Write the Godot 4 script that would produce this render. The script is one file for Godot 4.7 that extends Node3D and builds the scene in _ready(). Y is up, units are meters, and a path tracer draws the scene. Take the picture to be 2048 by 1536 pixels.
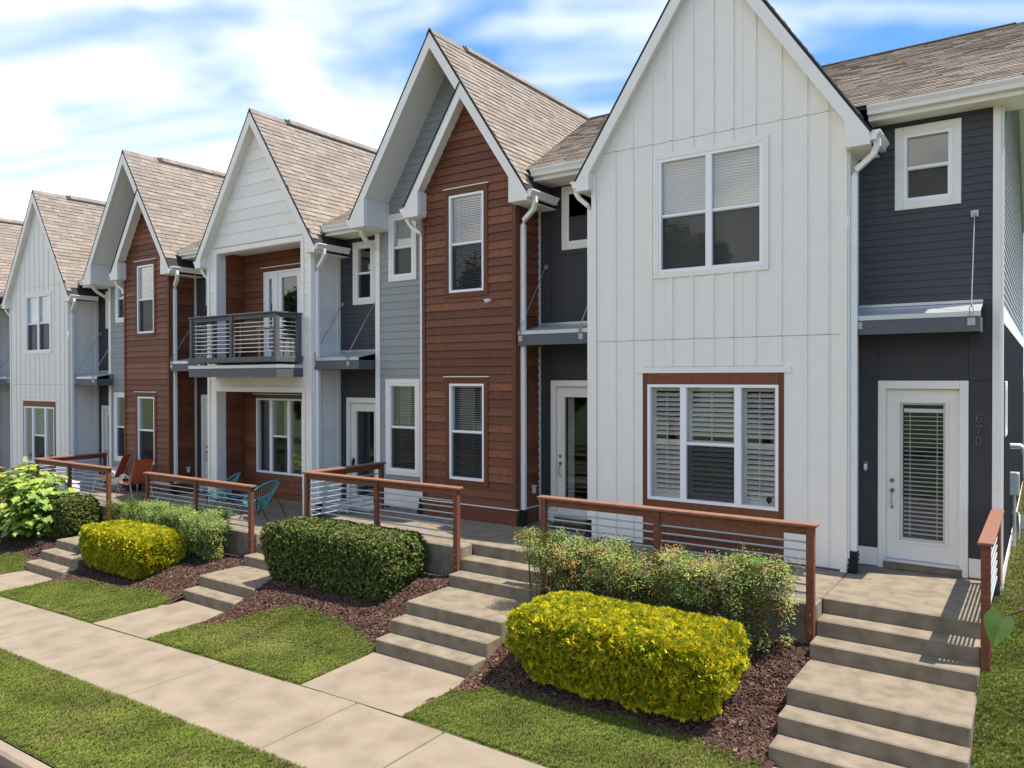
extends Node3D
# A row of gabled townhouses seen from a low drone over the street. Metres, y up; y = 0 is the porch floor of the nearest two houses.

var M := {}
var cache := {}
var rng := RandomNumberGenerator.new()
var B0 := Vector3.ZERO          # base of the house that is being built; its parts are placed relative to it
const WHITE := "white_paint"

# ------------------------------------------------------------------ mesh helpers
class MB:
	var v := PackedVector3Array()
	var n := PackedVector3Array()
	func tri(a: Vector3, b: Vector3, c: Vector3) -> void:
		var k := (c - a).cross(b - a)
		if k.length_squared() < 1e-16:
			return
		k = k.normalized()
		v.append(a); v.append(b); v.append(c)
		n.append(k); n.append(k); n.append(k)
	func tri_out(a: Vector3, b: Vector3, c: Vector3, mid: Vector3) -> void:
		if (c - a).cross(b - a).dot((a + b + c) / 3.0 - mid) >= 0.0:
			tri(a, b, c)
		else:
			tri(a, c, b)
	func quad_out(a: Vector3, b: Vector3, c: Vector3, d: Vector3, mid: Vector3) -> void:
		tri_out(a, b, c, mid)
		tri_out(a, c, d, mid)
	func smooth_tri(a: Vector3, b: Vector3, c: Vector3, na: Vector3, nb: Vector3, nc: Vector3) -> void:
		if (c - a).cross(b - a).dot(na + nb + nc) >= 0.0:
			v.append(a); v.append(b); v.append(c)
			n.append(na); n.append(nb); n.append(nc)
		else:
			v.append(a); v.append(c); v.append(b)
			n.append(na); n.append(nc); n.append(nb)
	func box(lo: Vector3, hi: Vector3) -> void:
		var m := (lo + hi) / 2.0
		var p := []
		for i in 8:
			p.append(Vector3(hi.x if i & 1 else lo.x, hi.y if i & 2 else lo.y, hi.z if i & 4 else lo.z))
		for f in [[0, 1, 3, 2], [4, 5, 7, 6], [0, 1, 5, 4], [2, 3, 7, 6], [0, 2, 6, 4], [1, 3, 7, 5]]:
			quad_out(p[f[0]], p[f[1]], p[f[2]], p[f[3]], m)
	func tube(pts: Array, r: float, sides := 7, r2 := -1.0) -> void:
		var rings := []
		for i in pts.size():
			var t: Vector3 = (pts[mini(i + 1, pts.size() - 1)] - pts[maxi(i - 1, 0)]).normalized()
			var u := t.cross(Vector3.UP if absf(t.y) < 0.9 else Vector3.RIGHT).normalized()
			var w := t.cross(u)
			var rr := r if r2 < 0.0 else lerpf(r, r2, float(i) / maxf(1.0, pts.size() - 1))
			var ring := []
			for k in sides:
				var a := TAU * k / sides
				var d := u * cos(a) + w * sin(a)
				ring.append([pts[i] + d * rr, d])
			rings.append(ring)
		for i in pts.size() - 1:
			for k in sides:
				var a = rings[i][k]
				var b = rings[i][(k + 1) % sides]
				var c = rings[i + 1][(k + 1) % sides]
				var d = rings[i + 1][k]
				smooth_tri(a[0], b[0], c[0], a[1], b[1], c[1])
				smooth_tri(a[0], c[0], d[0], a[1], c[1], d[1])
		for e in [0, pts.size() - 1]:
			var far: Vector3 = pts[1] if e == 0 else pts[e - 1]
			for k in sides:
				tri_out(pts[e], rings[e][k][0], rings[e][(k + 1) % sides][0], far)
	# outline in x and y, back at z0, front at a height that runs linearly from t0 at y0 to t1 at y1
	func prism(poly: PackedVector2Array, z0: float, y0: float, t0: float, y1: float, t1: float) -> void:
		var idx := Geometry2D.triangulate_polygon(poly)
		var f := []
		var bk := []
		var mid := Vector2.ZERO
		for q in poly:
			var k := clampf((q.y - y0) / maxf(y1 - y0, 1e-5), 0.0, 1.0)
			f.append(Vector3(q.x, q.y, lerpf(t0, t1, k)))
			bk.append(Vector3(q.x, q.y, z0))
			mid += q
		mid /= poly.size()
		for i in range(0, idx.size(), 3):
			var a: Vector3 = f[idx[i]]
			var b: Vector3 = f[idx[i + 1]]
			var c: Vector3 = f[idx[i + 2]]
			var m := (a + b + c) / 3.0 - Vector3(0, 0, 1)
			tri_out(a, b, c, m)
			tri_out(bk[idx[i]], bk[idx[i + 1]], bk[idx[i + 2]], m + Vector3(0, 0, 3))
		var cw := Geometry2D.is_polygon_clockwise(poly)
		for i in poly.size():
			var j := (i + 1) % poly.size()
			var e := poly[j] - poly[i]
			var o := Vector2(-e.y, e.x) if cw else Vector2(e.y, -e.x)
			var m2: Vector3 = (f[i] + f[j]) / 2.0 - Vector3(o.x, o.y, 0)
			quad_out(f[i], f[j], bk[j], bk[i], m2)
	func mesh() -> ArrayMesh:
		var a := []
		a.resize(Mesh.ARRAY_MAX)
		a[Mesh.ARRAY_VERTEX] = v
		a[Mesh.ARRAY_NORMAL] = n
		var m := ArrayMesh.new()
		m.add_surface_from_arrays(Mesh.PRIMITIVE_TRIANGLES, a)
		return m

func cbox(x: float, y: float, z: float, b := 0.004) -> ArrayMesh:      # box about its middle, edges chamfered
	var key := "b%.3f,%.3f,%.3f,%.4f" % [x, y, z, b]
	if cache.has(key):
		return cache[key]
	var m := MB.new()
	var h := Vector3(x, y, z) / 2.0
	b = minf(b, minf(h.x, minf(h.y, h.z)) * 0.45)
	for ax in 3:
		for s in [-1.0, 1.0]:
			var q := []
			for k in [[-1, -1], [1, -1], [1, 1], [-1, 1]]:
				var p := Vector3.ZERO
				p[ax] = s * h[ax]
				p[(ax + 1) % 3] = k[0] * (h[(ax + 1) % 3] - b)
				p[(ax + 2) % 3] = k[1] * (h[(ax + 2) % 3] - b)
				q.append(p)
			m.quad_out(q[0], q[1], q[2], q[3], Vector3.ZERO)
		var i1 := (ax + 1) % 3
		var i2 := (ax + 2) % 3
		for s1 in [-1.0, 1.0]:
			for s2 in [-1.0, 1.0]:
				var q2 := []
				for e in [[-1, 0], [1, 0], [1, 1], [-1, 1]]:
					var p2 := Vector3.ZERO
					p2[ax] = e[0] * (h[ax] - b)
					p2[i1] = s1 * (h[i1] - (b if e[1] else 0.0))
					p2[i2] = s2 * (h[i2] - (0.0 if e[1] else b))
					q2.append(p2)
				m.quad_out(q2[0], q2[1], q2[2], q2[3], Vector3.ZERO)
	for s0 in [-1.0, 1.0]:
		for s1 in [-1.0, 1.0]:
			for s2 in [-1.0, 1.0]:
				m.tri_out(Vector3(s0 * h.x, s1 * (h.y - b), s2 * (h.z - b)), Vector3(s0 * (h.x - b), s1 * h.y, s2 * (h.z - b)), Vector3(s0 * (h.x - b), s1 * (h.y - b), s2 * h.z), Vector3.ZERO)
	cache[key] = m.mesh()
	return cache[key]

func mi(parent: Node, called: String, mesh: Mesh, material, pos := Vector3.ZERO, rot := Vector3.ZERO) -> MeshInstance3D:
	var o := MeshInstance3D.new()
	o.name = called
	o.mesh = mesh
	o.material_override = M[material] if material is String else material
	o.position = pos
	o.rotation = rot
	parent.add_child(o, true)
	return o

# a chamfered box between two corners, in world-like coordinates of the house being built
func bar(parent: Node, called: String, lo: Vector3, hi: Vector3, material, b := 0.004, off := Vector3.INF) -> MeshInstance3D:
	var d := hi - lo
	return mi(parent, called, cbox(absf(d.x), absf(d.y), absf(d.z), b), material, (lo + hi) / 2.0 - (B0 if off == Vector3.INF else off))

func thing(called: String, at: Vector3, label: String, category: String, group := "") -> Node3D:
	var o := Node3D.new()
	o.name = called
	o.position = at
	add_child(o, true)
	o.set_meta("label", label)
	o.set_meta("category", category)
	if group:
		o.set_meta("group", group)
	return o

func structure(o: Node) -> Node:
	o.set_meta("kind", "structure")
	return o

func stuff(o: Node) -> Node:
	o.set_meta("kind", "stuff")
	return o

func rect(x0: float, y0: float, x1: float, y1: float) -> PackedVector2Array:
	return PackedVector2Array([Vector2(x0, y0), Vector2(x1, y0), Vector2(x1, y1), Vector2(x0, y1)])

func is_rect(p: PackedVector2Array) -> bool:
	if p.size() != 4:
		return false
	for i in 4:
		var e := p[(i + 1) % 4] - p[i]
		if absf(e.x) > 1e-4 and absf(e.y) > 1e-4:
			return false
	return true

func bounds(p: PackedVector2Array) -> Rect2:
	var r := Rect2(p[0], Vector2.ZERO)
	for q in p:
		r = r.expand(q)
	return r

# pieces of a strip that lie inside the outline and outside the holes
func cut(strip: PackedVector2Array, outline: PackedVector2Array, holes: Array) -> Array:
	var got: Array = Geometry2D.intersect_polygons(strip, outline)
	for h in holes:
		var next := []
		for p in got:
			var r := bounds(p)
			if h.position.y > r.end.y - 0.001 or h.end.y < r.position.y + 0.001:
				next.append(p)
			else:
				next.append_array(Geometry2D.clip_polygons(p, rect(h.position.x, h.position.y, h.end.x, h.end.y)))
		got = next
	var out := []
	for p in got:
		var r := bounds(p)
		if r.size.x > 0.03 and r.size.y > 0.012:
			out.append(p)
	return out

# wall frame: local x along the wall, y up, z outwards; the sheathing carries openings
func wall(house: Node, called: String, origin: Vector3, yaw: float, outline: PackedVector2Array, openings: Array, material, thick := 0.12) -> MeshInstance3D:
	var ys := []
	var bb := bounds(outline)
	ys.append(bb.position.y)
	ys.append(bb.end.y)
	for o in openings:
		ys.append(o.position.y)
		ys.append(o.end.y)
	ys.sort()
	var m := MB.new()
	for i in ys.size() - 1:
		if ys[i + 1] - ys[i] < 0.002:
			continue
		for p in cut(rect(bb.position.x - 1, ys[i], bb.end.x + 1, ys[i + 1]), outline, openings):
			m.prism(p, -thick, 0.0, 0.0, 1.0, 0.0)
	return mi(house, called, m.mesh(), material, origin - B0, Vector3(0, yaw, 0))

func siding(w: Node, outline: PackedVector2Array, holes: Array, v0: float, v1: float, exposure: float, mats: Array, t := 0.018, called := "siding_board", longest := 3.7) -> void:
	var y := v0
	var bb := bounds(outline)
	while y < v1 - 0.02:
		var y1 := minf(y + exposure, v1)
		for p in cut(rect(bb.position.x - 1, y, bb.end.x + 1, y1), outline, holes):
			var r := bounds(p)
			var parts := [p]
			if r.size.x > longest:
				var at := r.position.x + r.size.x * rng.randf_range(0.25, 0.75)
				parts = []
				parts.append_array(Geometry2D.intersect_polygons(p, rect(r.position.x - 1, y - 1, at - 0.0015, y + 1)))
				parts.append_array(Geometry2D.intersect_polygons(p, rect(at + 0.0015, y - 1, r.end.x + 1, y + 1)))
			for q in parts:
				var k := rng.randi() % mats.size()
				if is_rect(q):
					var rr := bounds(q)
					var key := "s%.2f,%.3f,%.3f" % [rr.size.x, rr.size.y, t]
					if not cache.has(key):
						var m := MB.new()
						m.prism(rect(-rr.size.x / 2, 0, rr.size.x / 2, rr.size.y), 0.0, 0.0, t, exposure, t * 0.2)
						cache[key] = m.mesh()
					mi(w, called, cache[key], mats[k], Vector3(rr.get_center().x, rr.position.y, 0.0005 * rng.randf()))
				else:
					var m2 := MB.new()
					m2.prism(q, 0.0, y, t, y + exposure, t * 0.2)
					mi(w, called, m2.mesh(), mats[k])
		y = y1

# ------------------------------------------------------------------ materials
func srgb(c: Color) -> Color:
	return Color(clampf(c.r, 0, 1), clampf(c.g, 0, 1), clampf(c.b, 0, 1)).linear_to_srgb()

func noise_tex(freq: float, octaves: int, stops: Array, sd := 1, size := 512, kind := FastNoiseLite.TYPE_SIMPLEX_SMOOTH) -> NoiseTexture2D:
	var f := FastNoiseLite.new()
	f.noise_type = kind
	f.frequency = freq
	f.fractal_octaves = octaves
	f.seed = sd
	var t := NoiseTexture2D.new()
	t.width = size
	t.height = size
	t.seamless = true
	t.noise = f
	if stops:
		var g := Gradient.new()
		g.offsets = PackedFloat32Array([0.0, 1.0])
		g.colors = PackedColorArray([stops[0][1], stops[-1][1]])
		for i in range(1, stops.size() - 1):
			g.add_point(stops[i][0], stops[i][1])
		t.color_ramp = g
	return t

# colour given linear; vary: spread of brightness; scale: repeats of the texture per metre
func mat(called: String, c: Color, rough: float, vary := 0.0, scale := Vector3.ONE, freq := 0.01, octaves := 4, bump := 0.0, tint := Color(0, 0, 0, 0), sd := 1) -> StandardMaterial3D:
	var m := StandardMaterial3D.new()
	m.resource_name = called
	m.roughness = rough
	m.metallic_specular = 0.4
	m.uv1_triplanar = true
	m.uv1_world_triplanar = true
	m.uv1_scale = scale
	if vary > 0.0:
		var d := Color(c.r * (1 - vary), c.g * (1 - vary), c.b * (1 - vary))
		if tint.a > 0:
			d = d.lerp(Color(tint.r, tint.g, tint.b), tint.a)
		var l := Color(c.r * (1 + vary), c.g * (1 + vary), c.b * (1 + vary))
		m.albedo_texture = noise_tex(freq, octaves, [[0.0, srgb(d)], [0.5, srgb(c)], [1.0, srgb(l)]], sd)
	else:
		m.albedo_color = srgb(c)
	if bump > 0.0:
		m.heightmap_enabled = true
		m.heightmap_texture = noise_tex(freq * 2.0, octaves, [], sd + 7)
		m.heightmap_scale = bump
	M[called] = m
	return m

func leaf_mat(called: String, shine := 0.5, through := 0.5) -> void:
	var m := StandardMaterial3D.new()
	m.resource_name = called
	m.vertex_color_use_as_albedo = true
	m.roughness = shine
	m.metallic_specular = 0.35
	m.cull_mode = BaseMaterial3D.CULL_DISABLED
	m.backlight_enabled = true
	m.backlight = Color(through, through, through * 0.6)
	M[called] = m

func make_materials() -> void:
	mat(WHITE, Color(0.84, 0.80, 0.735), 0.55, 0.03, Vector3(0.5, 0.5, 0.5), 0.012, 4, 0.0, Color(0, 0, 0, 0), 3)
	mat("white_panel", Color(0.84, 0.80, 0.735), 0.6, 0.022, Vector3(0.6, 0.35, 0.6), 0.014, 4, 0.04, Color(0, 0, 0, 0), 5)
	mat("white_vinyl", Color(0.86, 0.86, 0.87), 0.3)
	mat("white_metal", Color(0.84, 0.83, 0.80), 0.35, 0.03, Vector3(0.7, 0.7, 0.7), 0.01, 3)
	for k in 4:
		var f: float = [0.74, 1.0, 1.2, 0.9][k]
		mat("red_wood_%d" % k, Color(0.185 * f, 0.064 * f, 0.031 * f), 0.62, 0.48, Vector3(0.7, 7.0, 0.7), 0.016, 6, 0.10, Color(0, 0, 0, 0), 20 + k)
		var g: float = [0.86, 1.0, 1.12, 0.94][k]
		mat("shingle_%d" % k, Color(0.265 * g, 0.224 * g, 0.190 * g), 0.95, 0.24, Vector3(2.5, 2.5, 2.5), 0.03, 4, 0.25, Color(0.12, 0.09, 0.075, 0.35), 30 + k)
	for k in 2:
		var f2: float = [0.97, 1.03][k]
		mat("grey_siding_%d" % k, Color(0.29 * f2, 0.31 * f2, 0.31 * f2), 0.6, 0.05, Vector3(0.4, 3.0, 0.4), 0.015, 4, 0.03, Color(0, 0, 0, 0), 40 + k)
		mat("white_siding_%d" % k, Color(0.835 * f2, 0.795 * f2, 0.735 * f2), 0.6, 0.03, Vector3(0.4, 3.0, 0.4), 0.015, 4, 0.03, Color(0, 0, 0, 0), 43 + k)
		mat("dark_siding_%d" % k, Color(0.060 * f2, 0.060 * f2, 0.069 * f2), 0.6, 0.10, Vector3(0.5, 3.0, 0.5), 0.02, 4, 0.03, Color(0, 0, 0, 0), 46 + k)
	mat("dark_panel", Color(0.050, 0.048, 0.053), 0.62, 0.12, Vector3(1.2, 1.2, 1.2), 0.05, 4, 0.05, Color(0, 0, 0, 0), 50)
	mat("fascia_dark", Color(0.10, 0.112, 0.125), 0.55, 0.08, Vector3(1, 1, 1), 0.02, 3, 0.0, Color(0, 0, 0, 0), 51)
	mat("roof_underlay", Color(0.03, 0.03, 0.035), 0.9)
	mat("ridge_vent", Color(0.022, 0.022, 0.024), 0.7)
	mat("galvanised", Color(0.62, 0.64, 0.65), 0.35, 0.12, Vector3(1.5, 1.5, 1.5), 0.03, 3)
	M["galvanised"].metallic = 0.55
	mat("steel", Color(0.45, 0.45, 0.44), 0.4, 0.2, Vector3(3, 3, 3), 0.03, 3)
	M["steel"].metallic = 0.8
	mat("rust_steel", Color(0.42, 0.27, 0.2), 0.6, 0.4, Vector3(6, 6, 6), 0.04, 3)
	mat("nickel", Color(0.55, 0.52, 0.47), 0.3)
	M["nickel"].metallic = 0.9
	mat("pipe_rail", Color(0.36, 0.42, 0.47), 0.4, 0.08, Vector3(2, 2, 2), 0.03, 3)
	M["pipe_rail"].metallic = 0.35
	mat("rail_wood", Color(0.165, 0.058, 0.03), 0.6, 0.42, Vector3(0.9, 2.5, 2.5), 0.014, 5, 0.08, Color(0.10, 0.03, 0.02, 0.3), 55)
	mat("rail_cap_wood", Color(0.235, 0.108, 0.07), 0.65, 0.28, Vector3(0.6, 3, 4.0), 0.014, 5, 0.08, Color(0.12, 0.05, 0.035, 0.4), 56)
	mat("grey_wood", Color(0.11, 0.112, 0.118), 0.65, 0.25, Vector3(0.9, 2.5, 2.5), 0.014, 5, 0.06, Color(0, 0, 0, 0), 57)
	mat("black_plastic", Color(0.012, 0.012, 0.013), 0.45)
	mat("black_metal", Color(0.02, 0.02, 0.021), 0.4)
	mat("door_paint", Color(0.80, 0.765, 0.70), 0.45, 0.02, Vector3(0.5, 0.5, 0.5), 0.01, 3)
	mat("shutter_white", Color(0.80, 0.80, 0.76), 0.5)
	mat("blind_white", Color(0.78, 0.77, 0.70), 0.6)
	mat("curtain", Color(0.55, 0.54, 0.50), 0.9)
	mat("room", Color(0.09, 0.082, 0.075), 0.9)
	mat("number_metal", Color(0.17, 0.165, 0.16), 0.35)
	M["number_metal"].metallic = 0.7
	mat("rubber_mat", Color(0.05, 0.035, 0.025), 0.95, 0.3, Vector3(4, 4, 4), 0.05, 3, 0.2)
	# concrete: fine grain, blotches and dark weather stains
	mat("concrete", Color(0.235, 0.198, 0.148), 0.92, 0.22, Vector3(0.5, 0.5, 0.5), 0.012, 7, 0.12, Color(0.14, 0.115, 0.08, 0.35), 60)
	mat("sidewalk_concrete", Color(0.27, 0.226, 0.174), 0.92, 0.19, Vector3(0.22, 0.22, 0.22), 0.012, 8, 0.12, Color(0.19, 0.145, 0.105, 0.4), 61)
	mat("wall_concrete", Color(0.235, 0.205, 0.165), 0.92, 0.2, Vector3(0.7, 0.35, 0.7), 0.012, 6, 0.15, Color(0.10, 0.085, 0.065, 0.4), 62)
	for nm in ["concrete", "sidewalk_concrete", "wall_concrete"]:
		M[nm].detail_enabled = true
		M[nm].detail_blend_mode = BaseMaterial3D.BLEND_MODE_MUL
		M[nm].detail_albedo = noise_tex(0.16, 4, [[0.0, Color(0.62, 0.6, 0.57)], [0.36, Color(0.93, 0.92, 0.91)], [1.0, Color(1, 1, 1)]], 70, 512)
		M[nm].detail_uv_layer = BaseMaterial3D.DETAIL_UV_2
		M[nm].uv2_triplanar = true
		M[nm].uv2_world_triplanar = true
		M[nm].uv2_scale = Vector3(1.5, 1.5, 1.5)
	mat("asphalt", Color(0.15, 0.145, 0.135), 0.95, 0.3, Vector3(1, 1, 1), 0.03, 5, 0.2, Color(0, 0, 0, 0), 63)
	mat("soil", Color(0.075, 0.085, 0.028), 1.0, 0.45, Vector3(1.5, 1.5, 1.5), 0.03, 5, 0.5, Color(0.09, 0.065, 0.035, 0.5), 64)
	mat("mulch", Color(0.075, 0.039, 0.027), 1.0, 0.6, Vector3(2.2, 2.2, 2.2), 0.06, 5, 1.0, Color(0, 0, 0, 0), 65)
	mat("meadow", Color(0.055, 0.075, 0.026), 1.0, 0.35, Vector3(0.15, 0.15, 0.15), 0.02, 5, 0.0, Color(0, 0, 0, 0), 66)
	mat("bark", Color(0.09, 0.065, 0.045), 0.95, 0.4, Vector3(4, 1.5, 4), 0.03, 4, 0.6, Color(0, 0, 0, 0), 67)
	mat("twig", Color(0.11, 0.062, 0.04), 0.9, 0.35, Vector3(6, 3, 6), 0.03, 3)
	mat("hedge_core", Color(0.085, 0.065, 0.038), 1.0, 0.4, Vector3(5, 5, 5), 0.04, 4)
	mat("teal_cord", Color(0.03, 0.42, 0.44), 0.45)
	mat("teal_top", Color(0.02, 0.28, 0.48), 0.35)
	mat("orange_sling", Color(0.58, 0.115, 0.045), 0.7, 0.12, Vector3(8, 8, 8), 0.05, 3)
	mat("chrome", Color(0.6, 0.6, 0.6), 0.3)
	M["chrome"].metallic = 0.9
	mat("wicker", Color(0.05, 0.055, 0.06), 0.6)
	mat("tan_wood", Color(0.36, 0.24, 0.14), 0.6, 0.3, Vector3(2, 6, 2), 0.02, 4)
	mat("towel", Color(0.42, 0.44, 0.62), 0.9, 0.3, Vector3(10, 10, 10), 0.03, 2, 0.4, Color(0.7, 0.7, 0.72, 0.6))
	mat("bag_white", Color(0.72, 0.72, 0.73), 0.7)
	mat("bag_blue", Color(0.05, 0.06, 0.13), 0.7)
	mat("bud", Color(0.50, 0.52, 0.26), 0.7)
	mat("lamp_plastic", Color(0.06, 0.06, 0.062), 0.4)
	for k in ["leaf_matte", "leaf_glossy", "leaf_far"]:
		leaf_mat(k, 0.35 if k == "leaf_glossy" else 0.6, 0.34)
	var gls := StandardMaterial3D.new()
	gls.resource_name = "window_glass"
	gls.transparency = BaseMaterial3D.TRANSPARENCY_ALPHA
	gls.albedo_color = Color(0.05, 0.07, 0.07, 0.05)
	gls.roughness = 0.01
	M["glass"] = gls
	var scr := StandardMaterial3D.new()
	scr.resource_name = "insect_screen"
	scr.transparency = BaseMaterial3D.TRANSPARENCY_ALPHA
	scr.albedo_color = Color(0.09, 0.09, 0.10, 0.36)
	scr.roughness = 0.9
	M["screen"] = scr
	var fr := StandardMaterial3D.new()
	fr.resource_name = "smoked_lens"
	fr.transparency = BaseMaterial3D.TRANSPARENCY_ALPHA
	fr.albedo_color = Color(0.4, 0.42, 0.42, 0.35)
	fr.roughness = 0.1
	M["lens"] = fr

# ------------------------------------------------------------------ camera, sky, sun
func make_sky() -> Texture2D:
	var w := 1536
	var h := 768
	var im := Image.create(w, h, false, Image.FORMAT_RGBF)
	var big := FastNoiseLite.new()
	big.seed = 11
	big.frequency = 0.55
	big.fractal_octaves = 5
	big.fractal_gain = 0.5
	var wisp := FastNoiseLite.new()
	wisp.seed = 5
	wisp.frequency = 0.9
	wisp.fractal_octaves = 5
	var bend := FastNoiseLite.new()
	bend.seed = 21
	bend.frequency = 0.5
	for j in h:
		var el := PI * (0.5 - (j + 0.5) / h)
		for i in w:
			var az := TAU * (i + 0.5) / w
			var d := Vector3(sin(az) * cos(el), sin(el), -cos(az) * cos(el))
			if d.y < -0.02:
				im.set_pixel(i, j, Color(0.22, 0.23, 0.2))
				continue
			var up := clampf(d.y, 0.0, 1.0)
			var low := pow(1.0 - up, 1.7)
			var c := Color(0.040, 0.148, 0.41).lerp(Color(0.14, 0.305, 0.50), low)
			var q := Vector2(d.x, d.z) / (up + 0.25)
			var bx := bend.get_noise_2d(q.x, q.y) * 0.9
			var along := q.x * 0.82 - q.y * 0.57
			var across := q.x * 0.57 + q.y * 0.82
			var a := big.get_noise_2d(along * 0.7 + bx, across * 1.5 + bx * 0.6) * 0.5 + 0.5
			var b := wisp.get_noise_2d(along * 0.8 + across * 0.5 + bx * 1.3, across * 3.6 - along * 0.5) * 0.5 + 0.5
			var bias := -0.27 * clampf(d.x * 0.85 - d.z * 0.45 + 0.26, -0.6, 0.9)  # unseen clouds behind the camera added to whiten light on the facades
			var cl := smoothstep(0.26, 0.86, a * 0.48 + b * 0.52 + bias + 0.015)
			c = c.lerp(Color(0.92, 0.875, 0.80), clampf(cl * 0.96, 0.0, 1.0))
			c = c.lerp(Color(0.54, 0.58, 0.60), 0.4 * pow(1.0 - up, 10.0))
			im.set_pixel(i, j, c)
	return ImageTexture.create_from_image(im)

func setup() -> void:
	var cam := Camera3D.new()
	cam.name = "camera"
	cam.fov = 53.45
	cam.position = Vector3(0, 2.747, 0)
	cam.rotation_order = EULER_ORDER_YXZ
	cam.rotation_degrees = Vector3(-0.45, 35.0, -0.1)
	cam.near = 0.1
	cam.far = 900.0
	add_child(cam)
	cam.current = true
	var env := Environment.new()
	env.background_mode = Environment.BG_SKY
	var sky := Sky.new()
	var pan := PanoramaSkyMaterial.new()
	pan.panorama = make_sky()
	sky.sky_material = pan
	env.sky = sky
	env.background_energy_multiplier = 1.0
	env.tonemap_mode = Environment.TONE_MAPPER_LINEAR
	env.tonemap_exposure = 2.2
	env.sdfgi_enabled = true
	env.ssao_enabled = true
	env.ssil_enabled = true
	var we := WorldEnvironment.new()
	we.name = "environment"
	we.environment = env
	add_child(we)
	var sun := DirectionalLight3D.new()
	sun.name = "sun"
	sun.light_energy = 1.2
	sun.light_color = Color(1.0, 0.965, 0.905)
	sun.light_angular_distance = 0.53
	sun.shadow_enabled = true
	add_child(sun)
	sun.look_at_from_position(Vector3(4, 10, -1.2), Vector3.ZERO, Vector3.UP)

# ------------------------------------------------------------------ parts of a house
func lining(w: float, h: float, depth: float) -> ArrayMesh:            # the dark room behind a window
	var m := MB.new()
	var q := [Vector3(0, 0, -0.13), Vector3(w, 0, -0.13), Vector3(w, h, -0.13), Vector3(0, h, -0.13)]
	var r := [Vector3(0, 0, -depth), Vector3(w, 0, -depth), Vector3(w, h, -depth), Vector3(0, h, -depth)]
	for i in 4:
		var j := (i + 1) % 4
		m.quad_out(q[i], q[j], r[j], r[i], (q[i] + q[j]) - Vector3(w / 2, h / 2, 0) + Vector3(0, 0, -1))
	m.quad_out(r[0], r[1], r[2], r[3], Vector3(w / 2, h / 2, -depth - 1))
	return m.mesh()

func ring(m: MB, x0: float, y0: float, x1: float, y1: float, t: float, z0: float, z1: float) -> void:   # four bars round a rectangle
	m.box(Vector3(x0, y0, z0), Vector3(x0 + t, y1, z1))
	m.box(Vector3(x1 - t, y0, z0), Vector3(x1, y1, z1))
	m.box(Vector3(x0 + t, y0, z0 + 0.001), Vector3(x1 - t, y0 + t, z1 - 0.001))
	m.box(Vector3(x0 + t, y1 - t, z0 + 0.001), Vector3(x1 - t, y1, z1 - 0.001))

func slats(x0: float, x1: float, y0: float, y1: float, z: float, pitch: float, wide: float, tilt: float, hang := true) -> ArrayMesh:
	var m := MB.new()
	var y := y1 - 0.03
	while y > y0:
		var dy := sin(tilt) * wide / 2
		var dz := cos(tilt) * wide / 2
		var a := Vector3(x0, y + dy, z - dz)
		var b := Vector3(x0, y - dy, z + dz)
		var up := Vector3(0, dz, dy).normalized() * 0.0015
		var mid := Vector3((x0 + x1) / 2, y, z)
		var dx := Vector3(x1 - x0, 0, 0)
		m.quad_out(a + up, b + up, b + up + dx, a + up + dx, mid)
		m.quad_out(a - up, b - up, b - up + dx, a - up + dx, mid)
		m.quad_out(b + up, b - up, b - up + dx, b + up + dx, mid)
		y -= pitch
	m.box(Vector3(x0, y1 - 0.03, z - 0.02), Vector3(x1, y1 + 0.02, z + 0.025))
	if hang:
		for k in [0.16, 0.84]:
			var x := lerpf(x0, x1, k)
			m.box(Vector3(x - 0.003, y0, z + wide * 0.5), Vector3(x + 0.003, y1, z + wide * 0.5 + 0.002))
	return m.mesh()

func drape(x0: float, x1: float, y0: float, y1: float, z: float) -> ArrayMesh:
	var m := MB.new()
	var n := 28
	for i in n:
		var a := lerpf(x0, x1, float(i) / n)
		var b := lerpf(x0, x1, float(i + 1) / n)
		var za := z + 0.03 * sin(i * 1.25)
		var zb := z + 0.03 * sin((i + 1) * 1.25)
		m.quad_out(Vector3(a, y0, za), Vector3(b, y0, zb), Vector3(b, y1, zb), Vector3(a, y1, za), Vector3((a + b) / 2, (y0 + y1) / 2, z - 1))
	return m.mesh()

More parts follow.
